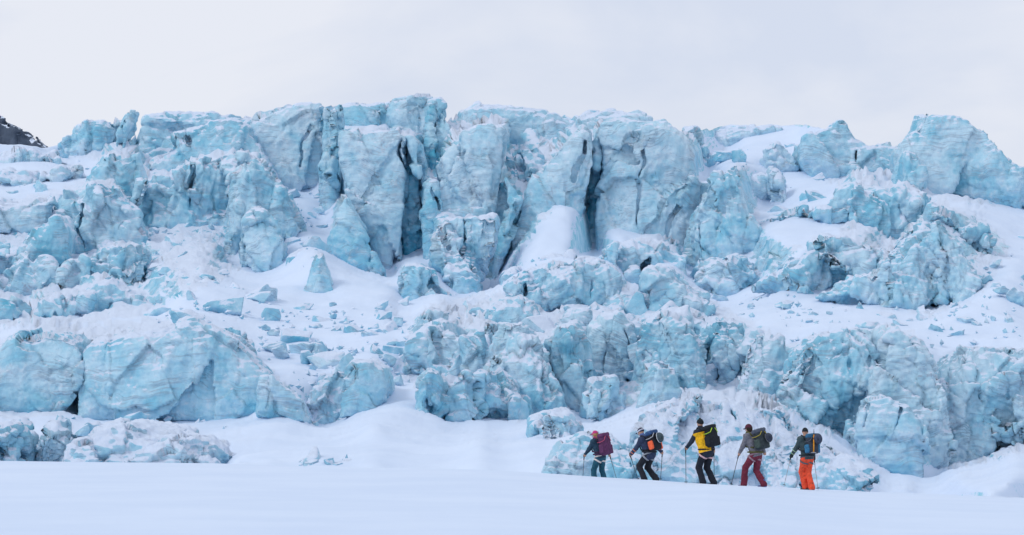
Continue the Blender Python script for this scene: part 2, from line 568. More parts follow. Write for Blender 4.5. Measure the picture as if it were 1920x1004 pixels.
  [(-60,430),(-40,365),(20,372),(60,376),(100,362),(104,385),(90,430),(40,450)], []),
 ('serac', 'low terrace of ice among the upper left snow patches', 246, 4, 'R', .15, .4, .3,
  [(-40,318),(0,285),(60,280),(120,290),(125,308),(60,312)], []),
 ('serac', 'second terrace of ice among the upper left snow patches', 236, 4, 'R', .15, .4, .3,
  [(-30,352),(0,318),(50,322),(140,312),(150,330),(90,345),(20,356)], []),
 ('serac', 'broad ice bank sloping to the left frame edge', 212, 7, 'S', 0, .4, .5,
  [(-60,530),(-40,470),(40,452),(80,420),(104,404),(120,432),(122,490),(60,520)], []),
 ('serac', 'dirty brown flecked ice lump on the left', 207, 6, 'R', 0, .9, .5,
  [(-30,580),(0,510),(30,475),(68,456),(100,470),(118,505),(126,560),(60,590)], []),
 ('serac', 'jagged blue ice steps above the left snow shelf', 206, 6, 'R', -.05, .4, 1.0,
  [(112,560),(120,505),(160,476),(215,460),(262,470),(270,505),(262,540),(200,560)], [(5, [(165,490),(165,520)])]),
 ('serac', 'smooth blue tongue of ice running down onto the left snow shelf', 194, 5, 'S', .05, .3, .7,
  [(150,600),(152,545),(178,520),(205,517),(236,545),(290,570),(322,582),(310,598),(240,600)], []),
 ('serac', 'bright blue block cut by the left frame edge', 190, 5, 'S', -.2, .2, 1.0,
  [(-50,625),(-50,560),(0,556),(28,562),(40,585),(34,604),(0,616)], []),
 ('serac', 'ledged ice bench with little vertical cracks on the left', 191, 5, 'R', .05, .3, .8,
  [(36,616),(48,582),(64,560),(120,548),(168,546),(196,580),(192,606),(140,614)], [(4, [(104,585),(103,606)])]),
 ('serac', 'big rounded ice boulder at the left frame edge', 150, 6, 'S', -.1, .6, .5,
  [(-40,780),(-36,690),(-5,655),(30,624),(76,605),(120,612),(146,632),(158,664),(152,704),(132,740),(95,785)], []),
 ('serac', 'widest low ice cliff on the left with snow patched face', 150, 7, 'S', .02, .55, .5,
  [(140,790),(150,700),(150,660),(166,636),(222,620),(300,606),(356,600),(402,620),(442,640),(468,668),(500,705),(512,750),(500,790),(420,800),(250,800)],
  []),
 ('serac', 'tapering ice toe reaching onto the central snow apron', 144, 5, 'S', -.1, .4, .6,
  [(470,780),(480,700),(500,700),(530,730),(562,752),(584,790),(574,805),(520,795)], []),
 ('serac', 'ice step crowned by snow above the low left cliff', 160, 5, 'R', 0, .4, .8,
  [(385,660),(395,618),(430,615),(455,632),(472,660),(470,690),(430,680)], []),
 ('ice_block', 'pointed ice hummock at the bottom left behind the snow edge', 128, 5, 'M', .0, .6, .4,
  [(40,900),(46,815),(74,775),(96,782),(116,812),(120,900)], []),
 ('ice_block', 'ice lump at the bottom left frame edge behind the snow edge', 127, 5, 'M', .0, .5, .5,
  [(-40,900),(-30,800),(10,784),(32,790),(42,815),(40,900)], []),
 ('ice_block', 'dirty streaked slope of ice along the left snow edge', 127, 7, 'M', .22, 1.0, .2,
  [(110,900),(120,842),(150,806),(230,792),(320,806),(380,828),(424,856),(420,900)], []),
 # loose blocks on the upper snow basin
 ('ice_block', 'pointed free standing ice block alone on the upper snow basin', 198, 4, 'S', -.15, .4, .5,
  [(560,570),(564,540),(576,505),(592,478),(604,475),(618,502),(631,548),(626,570)], []),
 ('ice_block', 'round topped ice block standing before the great square block', 200, 4.5, 'S', -.1, .35, .6,
  [(744,590),(747,500),(756,489),(790,485),(812,499),(816,530),(833,548),(833,590)], []),
 # centre, lower tier
 ('serac', 'arched ice ledge in the middle with dark hollow under it', 186, 7, 'R', .12, .4, .7,
  [(930,590),(940,540),(962,516),(1010,505),(1060,490),(1102,485),(1150,496),(1168,522),(1160,570),(1090,585),(1000,590)],
  [(8, [(990,530),(987,552)]), (4, [(1110,525),(1108,555)])]),
 ('serac', 'upright squared ice block right of the arched ledge', 184, 6, 'R', -.05, .4, .7,
  [(1205,600),(1210,510),(1240,497),(1272,505),(1290,540),(1330,556),(1344,578),(1310,602)], []),
 ('serac', 'peaked ice hump above the central broken cliff', 172, 6, 'R', .02, .4, .5,
  [(895,640),(905,590),(926,560),(950,544),(985,556),(1006,590),(1012,640)], [(4, [(998,580),(994,600)])]),
 ('serac', 'speckled round hump left of the peaked hump', 168, 5, 'S', .05, .7, .3,
  [(750,650),(764,612),(782,582),(812,563),(838,574),(842,610),(830,650)], []),
 ('serac', 'crumbling ice bank at the left end of the central cliff', 160, 6, 'R', .05, .5, .6,
  [(735,720),(742,660),(764,622),(802,608),(850,604),(884,632),(880,700),(800,710)], [(4, [(760,660),(785,668)])]),
 ('serac', 'jointed ice wall in the middle of the central cliff', 158, 6, 'R', 0, .5, .7,
  [(838,720),(846,612),(876,596),(912,590),(938,606),(945,660),(938,720)], [(5, [(842,600),(838,640)])]),
 ('serac', 'tall bulging ice buttress left of the long blue slot', 155, 7, 'R', -.05, .5, .6,
  [(905,800),(912,720),(928,650),(944,612),(976,604),(1002,622),(1018,660),(1032,700),(1050,745),(1048,780),(980,800)], [(9, [(1004,618),(1018,655),(1034,712)])]),
 ('serac', 'lower broken ice cliff resting on the central snow apron', 149, 6, 'R', .0, .5, .6,
  [(826,800),(832,740),(864,705),(920,690),(955,720),(985,752),(984,800),(910,806)], []),
 ('ice_block', 'rounded ice pillar at the left foot of the central cliff', 148, 4.5, 'S', -.15, .4, .6,
  [(778,775),(786,712),(800,692),(822,690),(836,715),(836,770),(815,785)], []),
 ('serac', 'big round ice boulder left of the central cliff', 150, 5, 'S', -.1, .5, .5,
  [(640,780),(644,710),(662,682),(692,675),(718,690),(730,722),(722,752),(690,770)], [(5, [(670,690),(668,712)])]),
 ('serac', 'grainy grey ice bank left of the big round boulder', 152, 5, 'R', .05, .9, .3,
  [(575,810),(584,745),(602,710),(630,694),(655,705),(655,780),(620,800)], []),
 ('serac', 'narrow ice wall right of the long blue slot', 157, 6, 'R', -.1, .4, .7,
  [(1052,760),(1046,700),(1034,640),(1050,612),(1080,606),(1104,640),(1110,720),(1116,790),(1090,800)], []),
 ('serac', 'grey hump of ice above the narrow wall', 174, 5, 'R', .05, .6, .3,
  [(1040,640),(1052,590),(1080,566),(1110,570),(1130,600),(1125,640)], []),
 ('serac', 'domed ice block with a curved crack in the centre right', 164, 6, 'S', -.1, .45, .5,
  [(1080,740),(1092,660),(1108,612),(1130,588),(1160,586),(1186,612),(1194,660),(1190,740)],
  [(4, [(1165,618),(1180,640),(1184,668)]), (4, [(1138,660),(1134,700)])]),
 ('serac', 'cracked ice face between domed block and fallen column', 153, 6, 'R', -.05, .5, .5,
  [(1090,800),(1096,740),(1116,715),(1150,712),(1168,740),(1160,780),(1130,800)], [(4, [(1142,728),(1142,770)])]),
 ('ice_block', 'short column of ice with rounded head above the mound', 150, 4, 'S', -.15, .3, .6,
  [(1192,775),(1198,700),(1214,672),(1236,670),(1254,692),(1266,735),(1262,775)], []),
 ('serac', 'spreading ice ribs under the speckled gully', 160, 6, 'F', 0, .5, .6,
  [(1190,740),(1198,660),(1216,600),(1250,590),(1290,612),(1318,650),(1325,745),(1260,760)], []),
 ('serac', 'hollowed ice crag with a dark cave like notch', 164, 6, 'R', -.05, .4, .9,
  [(1318,760),(1322,660),(1336,612),(1366,592),(1390,610),(1404,660),(1400,760)], [(9, [(1345,625),(1338,660),(1332,690)])]),
 ('serac', 'pale knuckled ice crag right of the cave notch', 157, 6, 'R', 0, .5, .4,
  [(1390,775),(1400,690),(1412,640),(1436,622),(1462,638),(1486,690),(1500,775)], []),
 ('serac', 'ice lip beneath the open snow slope in the centre right', 176, 5, 'R', .1, .5, .5,
  [(1190,640),(1210,600),(1260,580),(1320,590),(1352,612),(1340,640),(1260,650)], []),
 ('serac', 'wide crevassed ice wall behind the last two skiers', 147, 8, 'R', -.05, .5, .5,
  [(1460,830),(1470,740),(1498,690),(1545,634),(1600,616),(1652,612),(1660,700),(1650,880),(1580,870)],
  [(6, [(1524,662),(1516,690)]), (5, [(1640,668),(1630,700)])]),
 ('serac', 'grey veined ice wall on the lower right', 146, 8, 'R', -.1, .8, .35,
  [(1630,900),(1640,700),(1650,612),(1694,610),(1734,640),(1756,690),(1772,720),(1790,800),(1790,890),(1720,915)], []),
 ('serac', 'smooth bulging rib with blue slots on the lower right', 141, 5, 'S', -.1, .4, .6,
  [(1608,870),(1614,790),(1628,748),(1662,736),(1706,752),(1732,790),(1746,850),(1745,910),(1690,905),(1640,885)],
  [(5, [(1694,765),(1686,795),(1672,824)]), (3, [(1632,758),(1622,800)])]),
 ('serac', 'finely fretted ice wall cut by the right frame edge', 148, 8, 'R', -.1, .8, .3,
  [(1765,900),(1770,740),(1790,690),(1806,664),(1832,644),(1880,652),(1970,662),(2060,690),(2060,840),(1960,836),(1900,842),(1850,866)],
  [(4, [(1888,705),(1893,745)])]),
 # mound behind the skiers
 ('ice_mound', 'snow capped ice mound right behind the middle skiers', 108, 10, 'M', .30, .35, .9,
  [(1180,940),(1195,820),(1225,775),(1280,748),(1340,739),(1420,746),(1476,768),(1500,800),(1520,860),(1530,940)],
  [(7, [(1372,760),(1390,785)])]),
 ('ice_mound', 'low rubbly ice bank behind the skier in the pink cap', 104, 5, 'M', -.08, .5, .7,
  [(1015,930),(1034,872),(1056,838),(1095,818),(1150,826),(1200,850),(1230,890),(1235,930)], []),
 ('ice_mound', 'snow dusted ice bank tailing off past the last skier', 106, 7, 'M', .2, .4, .7,
  [(1440,940),(1460,840),(1500,800),(1540,815),(1585,848),(1620,875),(1640,905),(1620,940)],
  [(5, [(1560,826),(1590,852)]), (5, [(1590,830),(1640,872)])]),
 ('ice_block', 'snow covered ice knob above the skier in the pink cap', 128, 5, 'R', .15, .4, .6,
  [(1000,840),(1008,790),(1030,772),(1062,776),(1080,800),(1085,840)], [(5, [(1032,800),(1040,825)])]),
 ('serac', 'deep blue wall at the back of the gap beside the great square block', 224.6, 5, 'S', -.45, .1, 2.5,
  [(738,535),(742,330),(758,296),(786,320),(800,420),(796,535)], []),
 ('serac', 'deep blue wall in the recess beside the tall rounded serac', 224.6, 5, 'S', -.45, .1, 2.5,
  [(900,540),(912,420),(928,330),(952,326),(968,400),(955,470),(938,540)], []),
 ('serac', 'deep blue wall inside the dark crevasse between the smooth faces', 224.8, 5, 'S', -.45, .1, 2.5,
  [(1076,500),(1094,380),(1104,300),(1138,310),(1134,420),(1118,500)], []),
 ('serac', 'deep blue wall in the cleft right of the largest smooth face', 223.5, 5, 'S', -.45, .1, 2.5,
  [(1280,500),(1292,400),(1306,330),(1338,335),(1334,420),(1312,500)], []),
 ('serac', 'rough grey ice apron at the foot of the ruined blue ridge', 205, 6, 'R', .0, .5, .5,
  [(1296,560),(1316,500),(1366,476),(1420,486),(1446,524),(1405,560),(1340,572)], []),
 ('serac', 'jagged ice ridge between arched ledge and squared block', 181, 6, 'R', -.05, .5, .7,
  [(1136,640),(1148,570),(1176,540),(1212,550),(1228,612),(1195,650)], []),
]

# snow surface seen between the ice: (px, py, distance)
SNOWPTS = [(500,878,112),(700,882,106),(900,884,104),(700,800,126),(900,830,114),(700,745,140),(900,805,130),(600,850,114),(450,810,140),(450,850,124),
 (200,866,120),(0,864,120),(560,640,168),(520,600,180),(700,640,165),(640,580,185),(450,560,188),(350,560,186),(700,540,194),(650,500,202),(560,470,207),
 (400,520,197),(330,520,198),(400,480,206),(560,385,236),(555,350,242),(60,335,236),(150,302,246),(80,290,252),(180,280,254),(860,580,198),(930,510,208),(1030,440,214),
 (1050,400,216),(1000,430,215),(1200,440,216),(1250,465,212),(1150,420,217),(1000,270,254),(980,250,262),(1350,520,195),(1400,460,207),(1400,560,182),(1450,600,172),(1350,640,168),(1500,430,212),
 (1600,435,204),(1380,330,242),(1430,290,252),(1480,310,246),(1450,256,266),(1400,246,270),(1500,590,174),(1600,590,174),(1700,604,168),(1850,560,174),
 (1900,500,184),(1880,420,206),(1800,630,160),(1775,680,152),(1900,620,162),(1900,855,114),(1800,895,104),(1900,905,96),(1850,925,92),(1700,912,98),
 (1060,850,112),(1000,850,112),(1150,800,124),(1240,765,128),(1000,800,128),(1600,880,106),(1660,890,104),(640,650,166),(720,600,178),(880,575,190)]

# snow ramps banked against the ice: outline, distance at the foot and at the head
SNOWPOLYS = [
 ([(958,505),(985,450),(1002,412),(1030,386),(1046,375),(1086,385),(1096,420),(1088,470),(1050,495)], 206, 218.6),
 ([(1132,415),(1160,428),(1230,440),(1280,466),(1284,490),(1200,474),(1138,462)], 208, 219),
 ([(975,264),(985,248),(1032,262),(1026,280)], 246, 258),
 ([(640,560),(640,520),(730,540),(740,575),(700,580)], 190, 205),
 ([(1420,440),(1480,425),(1560,425),(1640,440),(1600,450),(1500,462)], 200, 213),
 ([(1500,600),(1700,610),(1880,540),(1900,600),(1800,660),(1600,610)], 160, 178),
 ([(1390,262),(1450,252),(1500,262),(1500,330),(1420,285)], 244, 266),
]
# hollows and crevasses between the blocks: the snow lies far back
GAPS = [(765,350,236),(766,400,236),(764,450,233),(762,480,230),(930,440,233),(925,470,230),(945,400,236),(1106,400,234),(1112,350,237),(1100,440,231),
 (1318,380,233),(1310,420,230),(966,320,252),(800,280,254),(812,230,260),(845,270,252),(1030,680,166),(1022,650,168),(1345,640,174),(610,380,244)]

CR_PX = [-700, 0, 400, 650, 900, 1050, 1125, 1220, 1330, 1415, 1515, 1650, 1800, 1920, 2600]
CR_PY = [862, 863, 868, 878, 882, 890, 895, 900, 907.5, 912, 918.5, 926, 932, 938, 950]
CR_D = [96, 95, 93, 90, 88, 86.5, 84.6, 81.6, 76.8, 77.8, 79.8, 80, 78, 76, 72]
CR_DIP = [.45, .45, .35, .10, .08, .18, .27, .08, .06, .04, .0, 0, 0, 0, 0]


# where the ground itself is broken ice rather than snow
ICEZONES = [
 [(735,690),(760,600),(800,565),(930,545),(1100,500),(1330,560),(1480,640),(1560,620),(1700,610),(1760,690),(1830,650),(2000,660),(2000,830),(1780,880),(1640,850),(1500,790),(1300,750),(1150,770),(1060,770),(980,790),(830,790),(780,750)],
 [(-100,400),(100,350),(250,300),(480,290),(540,400),(540,440),(440,470),(280,430),(270,500),(320,585),(180,605),(-100,620)],
 [(-100,660),(70,605),(350,600),(460,650),(560,745),(560,780),(330,770),(100,780),(-100,800)],
 [(1430,520),(1560,440),(1580,340),(1720,350),(1860,420),(1890,470),(1850,540),(1740,595),(1560,560)],
 [(580,780),(600,700),(700,675),(730,720),(700,760)],
 [(600,240),(840,180),(1300,230),(1320,440),(1290,500),(1140,410),(1050,370),(950,480),(900,560),(800,480),(620,470)],
 [(90,280),(300,205),(600,195),(600,330),(520,380),(250,330)],
 [(1500,270),(1580,215),(1700,270),(1760,205),(1850,230),(1990,400),(1700,370),(1540,340)],
 [(1300,500),(1330,340),(1390,290),(1430,430),(1380,480)],
 [(255,400),(430,410),(450,500),(400,530),(330,560),(255,540)],
 [(1440,520),(1500,460),(1400,440),(1380,480)],
]


def crest(px):
    return np.interp(px, CR_PX, CR_PY), np.interp(px, CR_PX, CR_D), np.interp(px, CR_PX, CR_DIP)


# skyline of the snow-covered bedrock under the ice (the seracs rise above it)
TOP_PX = [-700, 0, 90, 250, 470, 600, 830, 860, 1080, 1300, 1330, 1400, 1520, 1600, 1690, 1850, 1930, 2050, 2600]
TOP_PY = [285, 272, 278, 262, 240, 225, 225, 228, 225, 245, 240, 236, 234, 262, 285, 300, 330, 360, 480]


def fold(p, lam, seed, nd=4, zs=0.6):
    """creased, piecewise planar displacement in -1..1: folded sheets in a few random directions"""
    r = np.random.default_rng(seed)
    p = np.asarray(p, np.float32)
    w = np.stack([vnoise(p / (lam * 1.7) + 3 + seed), vnoise(p / (lam * 1.7) + 31), vnoise(p / (lam * 1.7) + 57)], 1)
    q = p + w * (0.42 * lam)
    s_ = np.zeros(len(p), np.float32)
    for j in range(nd):
        n = r.normal(size=3) * (1, 1, zs)
        n /= np.linalg.norm(n)
        x = q @ n.astype(np.float32) / (lam * r.uniform(.75, 1.5)) + r.uniform(0, 1)
        s_ += 4 * np.abs(x - np.floor(x) - .5) - 1
    return s_ / nd * 1.5


# ------------------------------------------------------------------ ground: one sheet from behind the camera over the icefall to the plateau
def build_ground():
    gx = np.arange(-700, 2601, 10.0)
    gy = np.arange(150, 951, 8.0)
    nx, ny = len(gx), len(gy)
    PX, PY = np.meshgrid(gx, gy, indexing='ij')
    base = np.interp(PY, [150, 200, 300, 420, 560, 700, 800, 880, 950], [275, 266, 244, 218, 188, 158, 135, 114, 100])
    Dm = base.copy()
    fixed = np.zeros((nx, ny), bool)
    tgt = np.full((nx, ny), np.inf)
    for (_n, _l, d, D, s, sn, di, bl, poly, cr) in SERACS:
        sd = poly_sdf(PX.ravel(), PY.ravel(), np.array(poly, float)).reshape(nx, ny)
        m = sd < -4
        yb = max(q[1] for q in poly)
        yt = min(q[1] for q in poly)
        v = d + 1.3 + (D - 1.5) * np.clip((yb - PY) / (0.45 * max(yb - yt, 1)), 0, 1)
        tgt = np.where(m, np.minimum(tgt, v), tgt)
        fixed |= m
    Dm = np.where(fixed, tgt, Dm)
    for (x, y, d) in SNOWPTS + GAPS:
        i, j = int(round((x + 700) / 10)), int(round((y - 150) / 8))
        Dm[i, j] = d
        fixed[i, j] = True
    for poly, db, dt in SNOWPOLYS:
        sd = poly_sdf(PX.ravel(), PY.ravel(), np.array(poly, float)).reshape(nx, ny)
        yb, yt = max(q[1] for q in poly), min(q[1] for q in poly)
        v = db + (dt - db) * np.clip((yb - PY) / (yb - yt), 0, 1)
        m = sd < 2
        Dm = np.where(m, v, Dm)
        fixed |= m
    # the rest relaxes to a smooth sheet
    keep = Dm.copy()
    for it in range(900):
        P = np.pad(Dm, 1, mode='edge')
        avg = (P[:-2, 1:-1] + P[2:, 1:-1] + P[1:-1, :-2] + P[1:-1, 2:]) / 4
        avg = avg * 0.995 + base * 0.005
        Dm = np.where(fixed, keep, avg)
    for it in range(6):
        P = np.pad(Dm, 1, mode='edge')
        Dm = (P[:-2, 1:-1] + P[2:, 1:-1] + P[1:-1, :-2] + P[1:-1, 2:] + 2 * Dm) / 6
    # further up is always further away
    for j in range(ny - 2, -1, -1):
        Dm[:, j] = np.maximum(Dm[:, j], Dm[:, j + 1] + 0.35)

    def Dat(px, py):
        a = np.clip((px + 700) / 10, 0, nx - 1.001)
        b = np.clip((py - 150) / 8, 0, ny - 1.001)
        i, j = a.astype(int), b.astype(int)
        fa, fb = a - i, b - j
        return (Dm[i, j] * (1 - fa) * (1 - fb) + Dm[i + 1, j] * fa * (1 - fb) + Dm[i, j + 1] * (1 - fa) * fb + Dm[i + 1, j + 1] * fa * fb)

    cols = np.concatenate([np.arange(-700, -60, 20.0), np.arange(-60, 1990, 5.0), np.arange(1990, 2601, 20.0)])
    cpy, cd, cdip = crest(cols)
    rows = []
    Wc = W(cols, cpy, cd)
    ux = Wc[:, 0] / cd
    # near snow up to the crest
    for d0 in np.concatenate([np.linspace(-40, 30, 12), np.linspace(34, 60, 20)]):
        t = np.clip(d0 / cd, 0, 1)
        z = 0.0 + Wc[:, 2] * (0.35 * t + 0.65 * t ** 2)
        rows.append(np.stack([ux * max(d0, 25) if d0 < 25 else ux * d0, np.full(len(cols), d0), z], -1))
    for t in np.linspace(0, 1, 50)[1:]:
        d0 = 60 + (cd - 60) * t
        tt = d0 / cd
        z = Wc[:, 2] * (0.35 * tt + 0.65 * tt ** 2)
        rows.append(np.stack([ux * d0, d0, z], -1))
    # behind the crest: a shallow trough where the skiers walk
    toe = np.maximum(Dat(cols, cpy), cd + 6)
    for k, e in enumerate(np.concatenate([np.linspace(0.15, 2.2, 14), [3, 4.5]])):
        d0 = cd + e
        sight = CAMZ + (Wc[:, 2] - CAMZ) * d0 / cd
        q = np.clip(e / 1.0, 0, 1)
        z = sight - cdip * q * q * (3 - 2 * q)
        z = z - .07 * np.exp(-((e - 1.15) / .3) ** 2) * np.clip((cols - 1540) / 40, 0, 1)   # the ski track
        rows.append(np.stack([ux * d0, d0, z], -1))
    for t in (0.33, 0.66):
        d0 = cd + 4.5 + (toe - cd - 4.5) * t
        sight = CAMZ + (Wc[:, 2] - CAMZ) * d0 / cd
        rows.append(np.stack([ux * d0, d0, sight - cdip * (1 - t)], -1))
    nfront = len(rows)
    # the slope under the icefall
    top = np.interp(cols, TOP_PX, TOP_PY)
    for t in np.linspace(0, 1, 190):
        py = cpy + (top - cpy) * t
        d0 = np.maximum(Dat(cols, py), toe + 0.2 * t)
        rows.append(W(cols, py, d0))
    # plateau behind the skyline
    last = rows[-1]
    for e in (4, 10, 25, 60, 140, 300):
        q = last.copy()
        q[:, 1] += e
        q[:, 0] *= q[:, 1] / last[:, 1]
        q[:, 2] -= 0.02 * e
        rows.append(q)
    V = np.stack(rows, 1)          # columns x rows
    nc, nr = V.shape[:2]
    P = V.reshape(-1, 3)
    far = np.clip((P[:, 1] - 100) / 40, 0, 1)
    near = 1 - far
    n1 = fbm(P * np.array([0.09, 0.09, 0.09]), 4)
    n2 = fbm(P * np.array([0.5, 0.5, 0.5]) + 9, 4)
    P[:, 2] += far * (0.35 * n1 + 0.16 * n2)
    # broken ice zones: creased steps
    mask = np.zeros((nx, ny))
    for zp in ICEZONES:
        mask = np.maximum(mask, np.clip(-poly_sdf(PX.ravel(), PY.ravel(), np.array(zp, float)).reshape(nx, ny) / 22.0, 0, 1))
    xr = P[:, 0] / np.maximum(P[:, 1], 20)
    zr = (P[:, 2] - CAMZ) / np.maximum(P[:, 1], 20)
    den = cP + zr * sP
    qx = 960 + FPX * xr / den
    qy = 502 - FPX * (zr * cP - sP) / den
    a_ = np.clip((qx + 700) / 10, 0, nx - 1).astype(int)
    b_ = np.clip((qy - 150) / 8, 0, ny - 1).astype(int)
    mz = mask[a_, b_] * (P[:, 1] > 105)
    kk = P[:, 1] / 200.0
    fo = 0.9 * fold(P, 3.4, 77, 4, .6) + 0.5 * fold(P, 1.5, 78, 4, .6) + .22 * fold(P, .7, 79, 4)
    n3 = fbm(P * np.array([0.06, 0.03, 0]) + 3, 3)
    P[:, 2] += near * 0.05 * n3 * np.clip((P[:, 1] - 30) / 30, 0, 1)
    idx = np.arange(nc * nr).reshape(nc, nr)
    F = np.stack([idx[:-1, :-1], idx[1:, :-1], idx[1:, 1:], idx[:-1, 1:]], -1).reshape(-1, 4)
    me = mesh_from('snow_field', P, F, SNOW)
    P = P + normals_of(me) * (mz * kk * 0.5 * fo * np.clip(normals_of(me)[:, 2] * 1.6, .08, 1))[:, None]
    me.vertices.foreach_set('co', P.astype(np.float32).ravel())
    me.update()
    me.materials.append(ICE)
    fm = (mz.reshape(nc, nr)[:-1, :-1] > .15).astype(np.int32).ravel()
    me.polygons.foreach_set('material_index', fm)
    g = add('snow_field', me, kind='structure')
    g['snow'], g['dirt'], g['blue'], g['pale'] = -.22, .5, 1.0, .1
    return V.reshape(nc, nr, 3), cols, Dat


GROUND, GCOLS, DEPTH_AT = build_ground()

STY = {  # rounding, cells per m2, cell push, cell tilt, groove, vertical stretch, lean, coarse noise
    'S': (0.12, 0.035, 0.16, 0.10, 0.08, 0.7, 0.20, 0.18),
    'R': (0.15, 0.09, 0.38, 0.26, 0.10, 0.6, 0.42, 0.62),
    'F': (0.15, 0.09, 0.38, 0.24, 0.12, 0.28, 0.28, 0.50),
    'M': (0.40, 0.10, 0.36, 0.26, 0.12, 0.8, 1.3, 0.38),
}


def upsample(C, shape):
    """trilinear doubling of a coarse grid"""
    for ax in range(3):
        n = shape[ax]
        C = np.moveaxis(C, ax, 0)
        o = np.empty((n,) + C.shape[1:], np.float32)
        m0 = (n + 1) // 2
        m1 = n // 2
        o[0::2] = C[:m0]
        o[1::2] = 0.5 * (C[:m1] + C[1:m1 + 1])
        C = np.moveaxis(o, 0, ax)
    return C


def cells(p, sd, met, amp, gr, groove, gw, lim):
    """displacement of broken facets: every Voronoi cell is a tilted plane pushed in or out"""
    out_ = np.empty(len(p), np.float32)
    psd = (sd * met).astype(np.float32)
    q = (p * met).astype(np.float32)
    s2 = (psd ** 2).sum(1)
    for a in range(0, len(p), 60000):
        qq = q[a:a + 60000]
        dm = s2[None] - 2 * (qq @ psd.T)
        c = dm.argmin(1)
        r = np.arange(len(qq))
        base = (qq ** 2).sum(1)
        d1 = np.sqrt(np.maximum(dm[r, c] + base, 0))
        dm[r, c] = 1e9
        d2 = np.sqrt(np.maximum(dm.min(1) + base, 0))
        pl = ((p[a:a + 60000] - sd[c]) * gr[c]).sum(1)
        out_[a:a + 60000] = amp[c] + np.clip(pl, -lim, lim) - groove * np.exp(-((d2 - d1) / gw) ** 2)
    return out_


def biggest(V, Q):
    """keep only the largest connected piece"""
    lab = np.arange(len(V))
    E = np.concatenate([Q[:, [0, 1]], Q[:, [1, 2]], Q[:, [2, 3]], Q[:, [3, 0]]])
    for it in range(200):
        m = np.minimum(lab[E[:, 0]], lab[E[:, 1]])
        new = lab.copy()
        np.minimum.at(new, E[:, 0], m)
        np.minimum.at(new, E[:, 1], m)
        new = new[new]
        new = new[new]
        if (new == lab).all():
            break
        lab = new
    u, c = np.unique(lab, return_counts=True)
    keep = lab == u[c.argmax()]
    ren = np.cumsum(keep) - 1
    Q = Q[keep[Q[:, 0]]]
    return V[keep], ren[Q]


